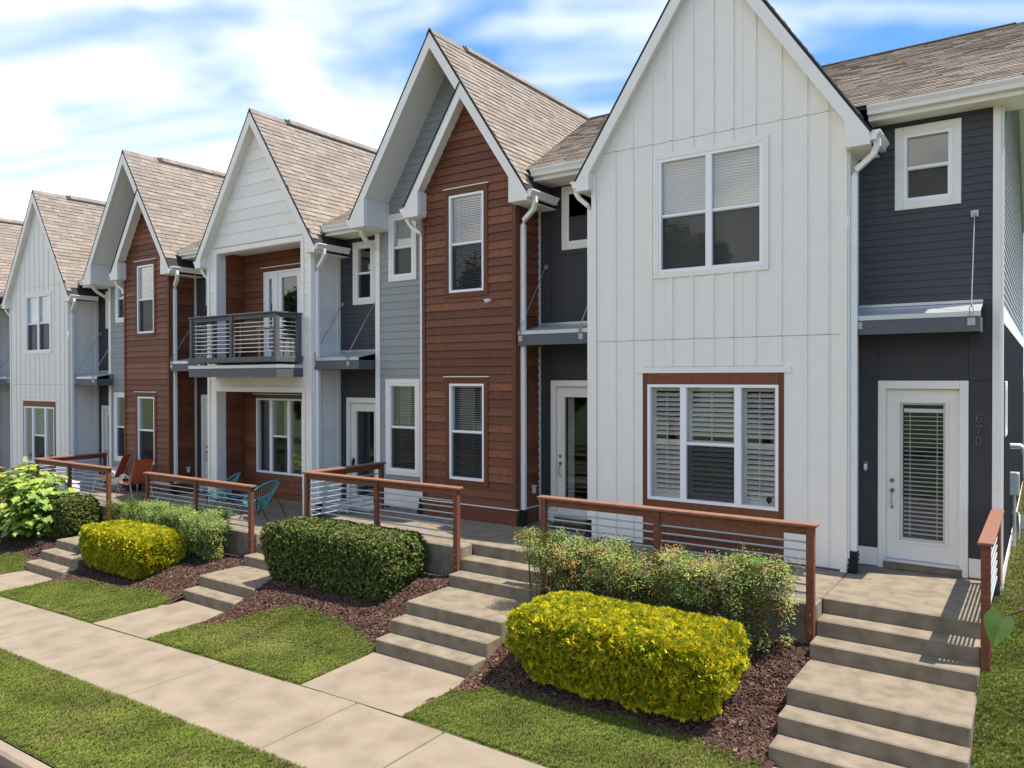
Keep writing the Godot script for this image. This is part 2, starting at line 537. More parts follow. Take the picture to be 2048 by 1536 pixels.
# cols: list of [share of width, "hung" or "fixed"]; cover: what hangs behind the glass; casing: width and material of the boards round it
func window(house: Node, at: Vector3, w: float, h: float, cols: Array, cover: String, casing_w := 0.0, casing_mat = "white_paint", yaw := 0.0, head := 0.0) -> MeshInstance3D:
	var fw := 0.045
	var m := MB.new()
	ring(m, 0, 0, w, h, fw, -0.09, 0.026)
	var xs := []
	var total := 0.0
	for c in cols:
		total += c[0]
	var x := 0.0
	for c in cols:
		var cw: float = c[0] / total * w
		xs.append([x, x + cw])
		x += cw
	for i in xs.size() - 1:
		m.box(Vector3(xs[i][1] - 0.05, fw, -0.088), Vector3(xs[i][1] + 0.05, h - fw, 0.02))
	var win := mi(house, "window", m.mesh(), "white_vinyl", at - B0, Vector3(0, yaw, 0))
	if casing_w > 0.0:
		var t := 0.034
		var cm = casing_mat
		mi(win, "casing_board", cbox(casing_w, h + casing_w * 2 + head, t), cm, Vector3(-casing_w / 2 - 0.001, h / 2 + head / 2, t / 2))
		mi(win, "casing_board", cbox(casing_w, h + casing_w * 2 + head, t), cm, Vector3(w + casing_w / 2 + 0.001, h / 2 + head / 2, t / 2))
		mi(win, "casing_board", cbox(w, casing_w + head, t - 0.002), cm, Vector3(w / 2, h + (casing_w + head) / 2 + 0.001, t / 2 - 0.001))
		mi(win, "casing_board", cbox(w, casing_w, t - 0.002), cm, Vector3(w / 2, -casing_w / 2 - 0.001, t / 2 - 0.001))
	for i in xs.size():
		var a: float = xs[i][0] + (fw if i == 0 else 0.05)
		var b: float = xs[i][1] - (fw if i == xs.size() - 1 else 0.05)
		if cols[i][1] == "hung":
			var mid := h * 0.5
			mi(win, "meeting_rail", cbox(b - a, 0.042, 0.04), "white_vinyl", Vector3((a + b) / 2, mid, -0.018))
			mi(win, "pane", cbox(b - a, h - fw - mid - 0.021, 0.004, 0.0005), "glass", Vector3((a + b) / 2, (mid + 0.021 + h - fw) / 2, -0.028))
			mi(win, "pane", cbox(b - a, h - fw - mid - 0.021, 0.004, 0.0005), "glass", Vector3((a + b) / 2, (mid + 0.021 + h - fw) / 2, -0.044))
			mi(win, "pane", cbox(b - a, mid - 0.021 - fw, 0.004, 0.0005), "glass", Vector3((a + b) / 2, (fw + mid - 0.021) / 2, -0.05))
			mi(win, "pane", cbox(b - a, mid - 0.021 - fw, 0.004, 0.0005), "glass", Vector3((a + b) / 2, (fw + mid - 0.021) / 2, -0.066))
			mi(win, "insect_screen", cbox(b - a, mid - 0.021 - fw, 0.001, 0.0002), "screen", Vector3((a + b) / 2, (fw + mid - 0.021) / 2, -0.016))
			var sb := MB.new()
			ring(sb, a, fw, b, mid - 0.021, 0.012, -0.024, -0.012)
			mi(win, "screen_frame", sb.mesh(), "steel")
		else:
			mi(win, "pane", cbox(b - a, h - 2 * fw, 0.004, 0.0005), "glass", Vector3((a + b) / 2, h / 2, -0.03))
			mi(win, "pane", cbox(b - a, h - 2 * fw, 0.004, 0.0005), "glass", Vector3((a + b) / 2, h / 2, -0.046))
		match cover:
			"closed_blind":
				mi(win, "blind", slats(a - 0.02, b + 0.02, fw, h - fw, -0.115, 0.044, 0.05, 1.12), "blind_white")
			"blind":
				mi(win, "blind", slats(a - 0.02, b + 0.02, fw, h - fw, -0.115, 0.044, 0.05, 0.22), "blind_white")
			"half_blind":
				mi(win, "blind", slats(a - 0.02, b + 0.02, fw, h - fw, -0.115, 0.044, 0.05, 0.5), "blind_white")
			"blind_curtain":
				mi(win, "blind", slats(a - 0.02, b + 0.02, fw, h - fw, -0.115, 0.044, 0.05, 0.14), "blind_white")
				mi(win, "curtain", drape(a + 0.03, lerpf(a, b, 0.5), 0.02, h - 0.02, -0.24), "curtain")
			"curtain":
				mi(win, "curtain", drape(a + (b - a) * 0.25, b - (b - a) * 0.15, 0.02, h - 0.02, -0.26), "curtain")
			"shutter":
				var st := MB.new()
				ring(st, a - 0.03, 0.02, b + 0.03, h - 0.02, 0.085, -0.135, -0.105)
				st.box(Vector3(a + 0.05, h * 0.5 - 0.045, -0.134), Vector3(b - 0.05, h * 0.5 + 0.045, -0.106))
				st.box(Vector3((a + b) / 2 - 0.007, 0.12, -0.085), Vector3((a + b) / 2 + 0.007, h - 0.12, -0.075))
				mi(win, "shutter_frame", st.mesh(), "shutter_white")
				var y := 0.145
				var lv := cbox(b - a - 0.112, 0.011, 0.088, 0.004)
				while y < h - 0.12:
					if absf(y - h * 0.5) > 0.075:
						mi(win, "louver", lv, "shutter_white", Vector3((a + b) / 2, y, -0.12), Vector3(0.62, 0, 0))
					y += 0.078
	mi(win, "room_lining", lining(w, h, 1.35), "room")
	return win

func lathe(m: MB, at: Vector3, axis: Vector3, prof: Array, sides := 14) -> void:     # prof: [along, radius]
	var u := axis.cross(Vector3.UP if absf(axis.y) < 0.9 else Vector3.RIGHT).normalized()
	var w := axis.cross(u)
	for i in prof.size() - 1:
		for k in sides:
			var a0 := TAU * k / sides
			var a1 := TAU * (k + 1) / sides
			var d0 := u * cos(a0) + w * sin(a0)
			var d1 := u * cos(a1) + w * sin(a1)
			var p: Vector3 = at + axis * prof[i][0]
			var q: Vector3 = at + axis * prof[i + 1][0]
			m.smooth_tri(p + d0 * prof[i][1], p + d1 * prof[i][1], q + d1 * prof[i + 1][1], d0, d1, d1)
			m.smooth_tri(p + d0 * prof[i][1], q + d1 * prof[i + 1][1], q + d0 * prof[i + 1][1], d0, d1, d0)

# an entrance door with a tall glazed leaf; at = lower left corner of its casing
func door(house: Node, at: Vector3, cover: String, black_lock := false) -> MeshInstance3D:
	var cw := 0.105
	var lw := 0.91
	var lh := 2.44
	var y0 := 0.14
	var m := MB.new()
	var gx := 0.165
	m.box(Vector3(cw, y0, -0.075), Vector3(cw + gx, y0 + lh, -0.03))
	m.box(Vector3(cw + lw - gx, y0, -0.075), Vector3(cw + lw, y0 + lh, -0.03))
	m.box(Vector3(cw + gx, y0, -0.074), Vector3(cw + lw - gx, y0 + 0.27, -0.031))
	m.box(Vector3(cw + gx, y0 + lh - 0.19, -0.074), Vector3(cw + lw - gx, y0 + lh, -0.031))
	var d := mi(house, "door", m.mesh(), "door_paint", at - B0)
	mi(d, "casing_board", cbox(cw, 2.70, 0.04), WHITE, Vector3(cw / 2 - 0.004, 1.35, 0.02))
	mi(d, "casing_board", cbox(cw, 2.70, 0.04), WHITE, Vector3(cw * 1.5 + lw + 0.004, 1.35, 0.02))
	mi(d, "casing_board", cbox(lw - 0.002 + 0.008, 0.115, 0.038), WHITE, Vector3(cw + lw / 2, 2.70 - 0.058, 0.019))
	var jb := MB.new()
	jb.box(Vector3(cw - 0.002, 0.1, -0.12), Vector3(cw + 0.004, 2.585, 0.0))
	jb.box(Vector3(cw + lw - 0.004, 0.1, -0.12), Vector3(cw + lw + 0.002, 2.585, 0.0))
	mi(d, "jamb", jb.mesh(), WHITE)
	mi(d, "threshold", cbox(lw + 0.03, 0.035, 0.16), "galvanised", Vector3(cw + lw / 2, 0.118, -0.01))
	mi(d, "sill", cbox(lw + 0.08, 0.10, 0.14, 0.008), "concrete", Vector3(cw + lw / 2, 0.05, -0.02))
	var gm := MB.new()
	ring(gm, cw + gx - 0.028, y0 + 0.245, cw + lw - gx + 0.028, y0 + lh - 0.165, 0.03, -0.03, -0.016)
	mi(d, "glazing_frame", gm.mesh(), "door_paint")
	mi(d, "pane", cbox(lw - 2 * gx, lh - 0.46, 0.004, 0.0005), "glass", Vector3(cw + lw / 2, y0 + 0.27 + (lh - 0.46) / 2, -0.045))
	if cover == "blind":
		mi(d, "blind", slats(cw + gx + 0.05, cw + lw - gx - 0.03, y0 + 0.33, y0 + lh - 0.30, -0.10, 0.062, 0.055, 0.12), "shutter_white")
		mi(d, "blind_frame", lining_frame(cw + gx, y0 + 0.27, cw + lw - gx, y0 + lh - 0.19), "shutter_white")
	elif cover == "curtain":
		mi(d, "curtain", drape(cw + gx + 0.02, cw + gx + 0.14, y0 + 0.3, y0 + lh - 0.2, -0.14), "curtain")
	var hm := MB.new()
	var hx := cw + 0.07
	var lock: String = "black_metal" if black_lock else "nickel"
	lathe(hm, Vector3(hx, y0 + 1.12, -0.03), Vector3(0, 0, 1), [[0, 0.032], [0.012, 0.032], [0.02, 0.022], [0.03, 0.018], [0.03, 0.001]])
	mi(d, "deadbolt", hm.mesh(), lock)
	var h2 := MB.new()
	lathe(h2, Vector3(hx, y0 + 0.98, -0.03), Vector3(0, 0, 1), [[0, 0.034], [0.012, 0.034], [0.02, 0.026], [0.03, 0.02], [0.03, 0.001]])
	if black_lock:
		h2.box(Vector3(hx - 0.035, y0 + 0.93, -0.03), Vector3(hx + 0.035, y0 + 1.1, 0.0))
	else:
		h2.tube([Vector3(hx, y0 + 0.95, -0.02), Vector3(hx, y0 + 0.93, 0.025), Vector3(hx, y0 + 0.88, 0.04), Vector3(hx, y0 + 0.80, 0.035), Vector3(hx, y0 + 0.75, 0.005), Vector3(hx, y0 + 0.735, -0.03)], 0.011)
		lathe(h2, Vector3(hx, y0 + 0.735, -0.03), Vector3(0, 0, 1), [[0, 0.02], [0.012, 0.018], [0.012, 0.001]])
	mi(d, "handle", h2.mesh(), lock)
	mi(d, "room_lining", lining(lw + 2 * cw, 2.6, 1.5), "room")
	return d

func lining_frame(x0: float, y0: float, x1: float, y1: float) -> ArrayMesh:
	var m := MB.new()
	ring(m, x0, y0, x1, y1, 0.035, -0.13, -0.07)
	return m.mesh()

func downspout(house: Node, pts: Array, boot := true) -> void:
	var m := MB.new()
	for i in pts.size():
		pts[i] = pts[i] - B0
	# rectangular section, swept
	var rings := []
	for i in pts.size():
		var t: Vector3 = (pts[mini(i + 1, pts.size() - 1)] - pts[maxi(i - 1, 0)]).normalized()
		var side := Vector3(1, 0, 0) if absf(t.x) < 0.5 else Vector3(0, 0, 1)
		var u := (side - t * side.dot(t)).normalized() * 0.042
		var w := t.cross(u).normalized() * 0.034
		rings.append([pts[i] + u + w, pts[i] + u - w, pts[i] - u - w, pts[i] - u + w])
	for i in pts.size() - 1:
		for k in 4:
			m.quad_out(rings[i][k], rings[i][(k + 1) % 4], rings[i + 1][(k + 1) % 4], rings[i + 1][k], (pts[i] + pts[i + 1]) / 2)
	m.quad_out(rings[-1][0], rings[-1][1], rings[-1][2], rings[-1][3], pts[-2])
	var d := mi(house, "downspout", m.mesh(), "white_metal")
	for y in [0.55, 2.9, 4.9]:
		var p: Vector3 = pts[-1]
		mi(d, "strap", cbox(0.09, 0.03, 0.075, 0.001), "white_metal", Vector3(p.x, y - B0.y, p.z))
	if boot:
		var bm := MB.new()
		var e: Vector3 = pts[-1]
		for k in 9:
			var y := e.y + 0.02 - k * 0.035
			var zz := e.z + 0.012 * maxf(0.0, k - 2.0)
			var r := 0.062 if k % 2 else 0.054
			bm.box(Vector3(e.x - r, y - 0.034, zz - r), Vector3(e.x + r, y, zz + r))
		mi(d, "drain_boot", bm.mesh(), "black_plastic")

# K-shaped gutter from a to b, its back against the fascia; out = the way it faces
func gutter(house: Node, a: Vector3, b: Vector3, out: Vector3) -> void:
	var prof := [[0.0, 0.0], [0.0, -0.125], [0.075, -0.125], [0.085, -0.075], [0.125, -0.02], [0.125, 0.0], [0.115, 0.0], [0.115, -0.015], [0.07, -0.1], [0.008, -0.1], [0.008, 0.0]]
	var m := MB.new()
	for i in prof.size():
		var p: Array = prof[i]
		var q: Array = prof[(i + 1) % prof.size()]
		var o0: Vector3 = out * p[0] + Vector3(0, p[1], 0)
		var o1: Vector3 = out * q[0] + Vector3(0, q[1], 0)
		var e := o1 - o0
		var nn := e.cross(b - a).normalized()
		m.quad_out(a + o0 - B0, a + o1 - B0, b + o1 - B0, b + o0 - B0, (a + o0 + b + o1) / 2 - B0 + nn)
	for e in [a, b]:
		var pts := []
		for i in [0, 1, 2, 3, 4, 5]:
			pts.append(e + out * prof[i][0] + Vector3(0, prof[i][1], 0) - B0)
		for i in range(1, 5):
			m.tri_out(pts[0], pts[i], pts[i + 1], (a + b) / 2 - B0)
	mi(house, "gutter", m.mesh(), "white_metal")

func slab(m: MB, a: Vector3, b: Vector3, c: Vector3, d: Vector3, t: Vector3) -> void:
	var mid := (a + b + c + d) / 4.0 + t / 2.0
	m.quad_out(a, b, c, d, mid)
	m.quad_out(a + t, b + t, c + t, d + t, mid)
	for e in [[a, b], [b, c], [c, d], [d, a]]:
		m.quad_out(e[0], e[1], e[1] + t, e[0] + t, mid)

# shingles over a slope: o = lower corner, u along the eave, v up the slope; those nearest the street are pieces, the rest one part
func shingles(roof: Node, o: Vector3, u: Vector3, lu: float, v: Vector3, lv: float, shown: int, keep: Callable, row := 0.142, shift := Vector3.ZERO) -> void:
	var nrm := u.cross(v).normalized()
	if nrm.y < 0:
		nrm = -nrm
	var all := []
	var r := 0
	var s := 0.0
	while s < lv - 0.02:
		var x := -rng.randf() * 0.25
		while x < lu:
			var w: float = [0.24, 0.30, 0.36, 0.18][rng.randi() % 4]
			var x0 := maxf(x, 0.0)
			var x1 := minf(x + w, lu)
			x += w
			if x1 - x0 < 0.05:
				continue
			var c := o + u * (x0 + x1) / 2 + v * (s + row / 2)
			if keep.call(c):
				all.append([(c + shift - Vector3(0, 2.75, 0)).length_squared(), x0, x1, s, rng.randi() % 4, rng.randf()])
		s += row
		r += 1
	all.sort_custom(func(a, b): return a[0] < b[0])
	var rest := [MB.new(), MB.new(), MB.new(), MB.new()]
	var basis := Basis(u, v, u.cross(v))
	var zs := 1.0 if u.cross(v).y > 0 else -1.0
	for i in all.size():
		var e = all[i]
		var h := minf(row + 0.012, lv - e[3])
		var t: float = 0.013 + 0.008 * e[5]
		if i < shown:
			var w: float = snappedf(e[2] - e[1], 0.02)
			var key := "sh%.2f,%.3f,%d,%.0f" % [w, h, int(e[5] * 3), zs]
			if not cache.has(key):
				var m := MB.new()
				var q := 0.013 + 0.004 * int(e[5] * 3)
				m.prism(rect(-w / 2 + 0.003, 0, w / 2 - 0.003, h), 0.0, 0.0, q * zs, h, 0.003 * zs)
				cache[key] = m.mesh()
			var p := mi(roof, "shingle", cache[key], "shingle_%d" % e[4])
			p.transform = Transform3D(basis, o - B0 + u * (e[1] + e[2]) / 2 + v * e[3])
		else:
			var m3: MB = rest[e[4]]
			var a: Vector3 = o - B0 + u * (e[1] + 0.002) + v * e[3]
			var b: Vector3 = o - B0 + u * (e[2] - 0.002) + v * e[3]
			var up := v * h
			m3.quad_out(a + nrm * t, b + nrm * t, b + up + nrm * 0.003, a + up + nrm * 0.003, a - nrm)
			m3.quad_out(a + nrm * t, b + nrm * t, b, a, a + up)
			m3.quad_out(a + nrm * t, a, a + up, a + up + nrm * 0.003, b)
			m3.quad_out(b + nrm * t, b, b + up, b + up + nrm * 0.003, a)
	var am := ArrayMesh.new()
	for k in 4:
		if rest[k].v.size():
			var arr := []
			arr.resize(Mesh.ARRAY_MAX)
			arr[Mesh.ARRAY_VERTEX] = rest[k].v
			arr[Mesh.ARRAY_NORMAL] = rest[k].n
			am.add_surface_from_arrays(Mesh.PRIMITIVE_TRIANGLES, arr)
			am.surface_set_material(am.get_surface_count() - 1, M["shingle_%d" % k])
	if am.get_surface_count():
		var q2 := MeshInstance3D.new()
		q2.name = "shingle_field"
		q2.mesh = am
		roof.add_child(q2, true)
		stuff(q2)

const EAVE_Z := -11.78
const EAVE_Y := 6.60
const RIDGE_Z := -17.7
const RIDGE_Y := 9.56
func main_y(z: float) -> float:
	return EAVE_Y + (EAVE_Z - z) * (RIDGE_Y - EAVE_Y) / (EAVE_Z - RIDGE_Z)

# the steep street gable: deck, soffits, rake boards with boxed ends, ridge vent and shingles
func gable(house: Node, xc: float, half: float, ye: float, ya: float, zf: float, zwall_l: float, zwall_r: float, wall_l: float, wall_r: float, shown: int, shift: Vector3) -> MeshInstance3D:
	var zb := -18.2
	var m := MB.new()
	var nr := Vector3(ya - ye, half, 0).normalized()
	var nl := Vector3(-(ya - ye), half, 0).normalized()
	var ap := Vector3(xc, ya, 0) - B0
	var er := Vector3(xc + half + 0.03, ye - 0.03 * (ya - ye) / half, 0) - B0
	var el := Vector3(xc - half - 0.03, ye - 0.03 * (ya - ye) / half, 0) - B0
	var f := Vector3(0, 0, zf + 0.025)
	var k := Vector3(0, 0, zb)
	slab(m, ap + f, ap + k, er + k, er + f, -nr * 0.035)
	slab(m, ap + f, ap + k, el + k, el + f, -nl * 0.035)
	var roof := mi(house, "roof", m.mesh(), "roof_underlay")
	# ridge: cap shingles at the front, then a raised vent
	var vm := MB.new()
	for s in [-1.0, 1.0]:
		var d := Vector3(s * half, ye - ya, 0).normalized()
		var nn := nr if s > 0 else nl
		slab(vm, ap + Vector3(0, 0.03, zf - 1.0), ap + Vector3(0, 0.03, zb + 0.6), ap + Vector3(0, 0.03, zb + 0.6) + d * 0.17, ap + Vector3(0, 0.03, zf - 1.0) + d * 0.17, nn * 0.022)
	mi(roof, "ridge_vent", vm.mesh(), "ridge_vent")
	var z := zf + 0.02
	while z > zb + 0.4:
		var lift := 0.062 if z < zf - 0.95 else 0.012
		var cm := MB.new()
		for s in [-1.0, 1.0]:
			var d := Vector3(s * half, ye - ya, 0).normalized()
			var nn := nr if s > 0 else nl
			var o := ap + Vector3(0, lift + 0.006, 0)
			slab(cm, o + Vector3(0, 0.006, z), o + Vector3(0, 0, z - 0.24), o + Vector3(0, 0, z - 0.24) + d * 0.15, o + Vector3(0, 0.006, z) + d * 0.15, nn * 0.008)
		mi(roof, "ridge_shingle", cm.mesh(), "shingle_%d" % (rng.randi() % 4))
		z -= 0.23
	var dv := (ap - er).normalized()
	shingles(roof, er + B0 + Vector3(0, 0, zf + 0.025) + nr * 0.002, Vector3(0, 0, -1), zf - zb, dv, (ap - er).length() - 0.04, shown, func(c): return c.y > main_y(c.z) - 0.12, 0.142, shift)
	# soffits under the two slopes
	for s in [-1.0, 1.0]:
		var sm := MB.new()
		var nn := nr if s > 0 else nl
		var e := er if s > 0 else el
		var zw := zwall_r if s > 0 else zwall_l
		var lowp := ap + (e - ap).normalized() * 0.26
		slab(sm, lowp - nn * 0.037 + Vector3(0, 0, zf - 0.012), lowp - nn * 0.037 + Vector3(0, 0, zw), e - nn * 0.037 + Vector3(0, 0, zw), e - nn * 0.037 + Vector3(0, 0, zf - 0.012), -nn * 0.12)
		mi(house, "soffit", sm.mesh(), WHITE)
	# rake boards
	for s in [-1.0, 1.0]:
		var xo: float = xc + s * half
		var xi: float = (wall_r if s > 0 else wall_l) + s * 0.0
		var yi := ya - (ya - ye) / half * absf(xi - xc) - 0.34
		var poly := PackedVector2Array([Vector2(xc, ya - 0.03), Vector2(xo, ye - 0.03), Vector2(xo, ye - 0.23), Vector2(xi, ye - 0.23), Vector2(xi, yi), Vector2(xc, ya - 0.36)])
		var rm := MB.new()
		rm.prism(poly, 0.0, 0.0, 0.035, 1.0, 0.035)
		mi(house, "rake_board", rm.mesh(), WHITE, Vector3(0, 0, zf - 0.012) - B0)
		bar(house, "eave_side", Vector3(xi - 0.012, ye - 0.21, (zwall_r if s > 0 else zwall_l)), Vector3(xi + 0.012, yi + 0.03, zf - 0.014), WHITE)
		# boxed eave behind the end of the rake board, and its fascia
		var zw2 := zwall_r if s > 0 else zwall_l
		bar(house, "eave_soffit", Vector3(minf(xi, xo), ye - 0.232, zw2), Vector3(maxf(xi, xo), ye - 0.212, zf - 0.014), WHITE)
		bar(house, "eave_fascia", Vector3(xo - 0.03 if s > 0 else xo, ye - 0.21, zw2), Vector3(xo if s > 0 else xo + 0.03, ye - 0.04, zf - 0.014), WHITE)
	return roof

func main_roof(house: Node, x0: float, x1: float, xs: float, end: bool, xg: float) -> void:
	var m := MB.new()
	var e := EAVE_Z
	var a := Vector3(x0, EAVE_Y, e) - B0
	var b := Vector3(x1, EAVE_Y, e) - B0
	var c := Vector3(x1, RIDGE_Y, RIDGE_Z) - B0
	var d := Vector3(x0, RIDGE_Y, RIDGE_Z) - B0
	var back := Vector3(0, EAVE_Y - RIDGE_Y, RIDGE_Z - e)
	var xk := xg - 0.85
	var lift := Vector3(0, main_y(-12.9) - EAVE_Y, -12.9 - e)
	slab(m, Vector3(xk, EAVE_Y, e) - B0, b, c, Vector3(xk, RIDGE_Y, RIDGE_Z) - B0, Vector3(0, -0.05, 0))
	slab(m, a + lift, Vector3(xk - 0.002, EAVE_Y, e) - B0 + lift, Vector3(xk - 0.002, RIDGE_Y, RIDGE_Z) - B0, d, Vector3(0, -0.05, 0))
	slab(m, d, c, c + back, d + back, Vector3(0, -0.05, 0))
	var roof := mi(house, "main_roof", m.mesh(), "roof_underlay")
	var v := (d - a).normalized()
	shingles(roof, Vector3(xs, EAVE_Y + 0.002, e + 0.02), Vector3(1, 0, 0), x1 - xs, v, (d - a).length(), 0, func(c2): return c2.x > xk or c2.z < -12.95, 0.142)
	var vm := MB.new()
	slab(vm, Vector3(xs, RIDGE_Y - 0.055, RIDGE_Z + 0.14) - B0, Vector3(x1 - 0.25, RIDGE_Y - 0.055, RIDGE_Z + 0.14) - B0, Vector3(x1 - 0.25, RIDGE_Y + 0.015, RIDGE_Z) - B0, Vector3(xs, RIDGE_Y + 0.015, RIDGE_Z) - B0, Vector3(0, 0.035, 0))
	mi(roof, "ridge_vent", vm.mesh(), "ridge_vent")
	# eave: fascia, soffit, gutter over the entrance bay
	bar(house, "eave_fascia", Vector3(xg, EAVE_Y - 0.22, e - 0.06), Vector3(x1, EAVE_Y - 0.052, e - 0.03), WHITE)
	bar(house, "eave_soffit", Vector3(xg, EAVE_Y - 0.222, e - 0.66), Vector3(x1 - 0.001, EAVE_Y - 0.202, e - 0.061), WHITE)
	gutter(house, Vector3(xg, EAVE_Y - 0.02, e - 0.028), Vector3(x1, EAVE_Y - 0.02, e - 0.028), Vector3(0, 0, 1))
	if end:
		var om := MB.new()
		slab(om, Vector3(-0.498, EAVE_Y - 0.06, e - 0.07) - B0, Vector3(x1, EAVE_Y - 0.06, e - 0.07) - B0, Vector3(x1, RIDGE_Y - 0.07, RIDGE_Z) - B0, Vector3(-0.498, RIDGE_Y - 0.07, RIDGE_Z) - B0, Vector3(0, -0.10, 0))
		slab(om, Vector3(-0.498, EAVE_Y - 0.06, RIDGE_Z + back.z) - B0, Vector3(x1, EAVE_Y - 0.06, RIDGE_Z + back.z) - B0, Vector3(x1, RIDGE_Y - 0.07, RIDGE_Z) - B0, Vector3(-0.498, RIDGE_Y - 0.07, RIDGE_Z) - B0, Vector3(0, -0.10, 0))
		mi(house, "soffit", om.mesh(), WHITE)
		for s in [[e, RIDGE_Z], [RIDGE_Z + back.z, RIDGE_Z]]:
			var rm := MB.new()
			var p := Vector3(x1 + 0.001, EAVE_Y - 0.05, s[0]) - B0
			var q := Vector3(x1 + 0.001, RIDGE_Y - 0.05, s[1]) - B0
			slab(rm, p, q, q + Vector3(0, -0.2, 0), p + Vector3(0, -0.2, 0), Vector3(0.03, 0, 0))
			mi(house, "rake_board", rm.mesh(), WHITE)

# entrance canopy hung on rods; x0..x1 along the wall, zw = wall plane
func canopy(house: Node, x0: float, x1: float, zw: float, rods: Array) -> void:
	var zf := -11.60
	var m := MB.new()
	slab(m, Vector3(x0, 3.76, zw) - B0, Vector3(x1, 3.76, zw) - B0, Vector3(x1, 3.61, zf) - B0, Vector3(x0, 3.61, zf) - B0, Vector3(0, -0.012, 0))
	m.box(Vector3(x0 - 0.004, 3.545, zf) - B0, Vector3(x1 + 0.004, 3.607, zf + 0.006) - B0)
	m.box(Vector3(x0, 3.76, zw + 0.022) - B0, Vector3(x1, 3.80, zw + 0.026) - B0)
	var c := mi(house, "canopy", m.mesh(), "galvanised")
	mi(c, "fascia", cbox(x1 - x0, 0.20, 0.035), "fascia_dark", Vector3((x0 + x1) / 2, 3.445, zf - 0.019) - B0)
	for x in [x0 + 0.018, x1 - 0.018]:
		mi(c, "fascia", cbox(0.035, 0.20, absf(zw - zf) - 0.04), "fascia_dark", Vector3(x, 3.4449, (zw + zf) / 2 - 0.018) - B0)
	mi(c, "underside", cbox(x1 - x0 - 0.075, 0.012, absf(zw - zf) - 0.05), "fascia_dark", Vector3((x0 + x1) / 2, 3.42, (zw + zf) / 2 - 0.018) - B0)
	for r in rods:
		mi(c, "bracket", cbox(0.09, 0.10, 0.006, 0.001), "steel", Vector3(r[0], 3.475, zf + 0.003) - B0)
		if r.size() > 1:
			var t := MB.new()
			t.tube([Vector3(r[0], 3.66, zf + 0.01) - B0, Vector3(r[1], r[2], zw + 0.05) - B0], 0.008, 6)
			mi(c, "rod", t.mesh(), "steel")
			var s := MB.new()
			s.tube([Vector3(r[0] - 0.02, 3.54, zf + 0.02) - B0, Vector3(r[0] - 0.02, 3.66, zf + 0.02) - B0, Vector3(r[0], 3.70, zf + 0.008) - B0, Vector3(r[0] + 0.02, 3.66, zf + 0.02) - B0, Vector3(r[0] + 0.02, 3.54, zf + 0.02) - B0], 0.007, 6)
			mi(c, "shackle", s.mesh(), "rust_steel")
			mi(c, "wall_plate", cbox(0.09, 0.09, 0.01, 0.001), "steel", Vector3(r[1], r[2], zw + 0.028) - B0)
			var s2 := MB.new()
			s2.tube([Vector3(r[1] - 0.02, r[2] + 0.02, zw + 0.03) - B0, Vector3(r[1] - 0.02, r[2] - 0.03, zw + 0.045) - B0, Vector3(r[1], r[2] - 0.05, zw + 0.045) - B0, Vector3(r[1] + 0.02, r[2] - 0.03, zw + 0.045) - B0, Vector3(r[1] + 0.02, r[2] + 0.02, zw + 0.03) - B0], 0.007, 6)
			mi(c, "shackle", s2.mesh(), "steel")

# the dark recessed bay with the entrance door
func entrance(house: Node, x0: float, x1: float, zw: float, dx: float, lap_upper: bool, cover: String, black_lock: bool, win: Array) -> Node:
	var doorhole := Rect2(dx + 0.05 - x0, 0.0, 1.02, 2.6)
	var holes := [doorhole]
	if win:
		holes.append(Rect2(win[0] - x0 + 0.02, win[1] + 0.02, win[2] - 0.04, win[3] - 0.04))
	var outline := rect(0, 0, x1 - x0, 6.48)
	var w := wall(house, "entrance_wall", Vector3(x0, 0, zw), 0.0, outline, holes, "dark_panel")
	var trims := [Rect2(dx - 0.002 - x0, -0.1, 1.124, 2.80)]
	if win:
		trims.append(Rect2(win[0] - x0 - 0.115, win[1] - 0.115, win[2] + 0.23, win[3] + 0.23))
	var dark := ["dark_siding_0", "dark_siding_1"]
	# smooth panels below, laps or panels above
	var g := 0.004
	var lx := dx - x0
	var top := 3.80 if lap_upper else 6.48
	for p in [[g, 0.28, lx - g, 2.70 - g], [lx + 1.124 + g, 0.28, x1 - x0 - g, 2.70 - g], [g, 2.70 + g, lx - g, 3.80 - g], [lx + g, 2.70 + g, lx + 1.124 - g, 3.80 - g], [lx + 1.124 + g, 2.70 + g, x1 - x0 - g, 3.80 - g]]:
		if p[2] - p[0] > 0.03:
			for q in cut(rect(p[0], p[1], p[2], p[3]), outline, trims):
				var pm := MB.new()
				pm.prism(q, 0.0, 0, 0.012, 1, 0.012)
				mi(w, "panel", pm.mesh(), "dark_panel")
	mi(w, "skirt_board", cbox(maxf(0.05, lx - 0.01), 0.26, 0.03), WHITE, Vector3(lx / 2, 0.14, 0.015))
	var rest := x1 - x0 - lx - 1.126
	if rest > 0.06:
		mi(w, "skirt_board", cbox(rest - 0.01, 0.26, 0.03), WHITE, Vector3(lx + 1.126 + rest / 2, 0.14, 0.015))
	if lap_upper:
		siding(w, outline, trims, top, 6.48, 0.1055, dark, 0.014)
	else:
		for p in [[g, 3.80 + g, lx - g, 5.07 - g], [lx + g, 3.80 + g, x1 - x0 - g, 5.07 - g], [g, 5.07 + g, lx - g, 6.48], [lx + g, 5.07 + g, x1 - x0 - g, 6.48]]:
			for q in cut(rect(p[0], p[1], p[2], p[3]), outline, trims):
				var pm := MB.new()
				pm.prism(q, 0.0, 0, 0.012, 1, 0.012)
				mi(w, "panel", pm.mesh(), "dark_panel")
	door(house, Vector3(dx, 0, zw), cover, black_lock)
	if win:
		window(house, Vector3(win[0], win[1], zw), win[2], win[3], [[1, "hung"]], "none", 0.11)
	return w

func house_node(label: String, base: Vector3, shift: Vector3) -> Node3D:
	B0 = base
	return thing("townhouse", base + shift, label, "townhouse", "townhouses in the row")

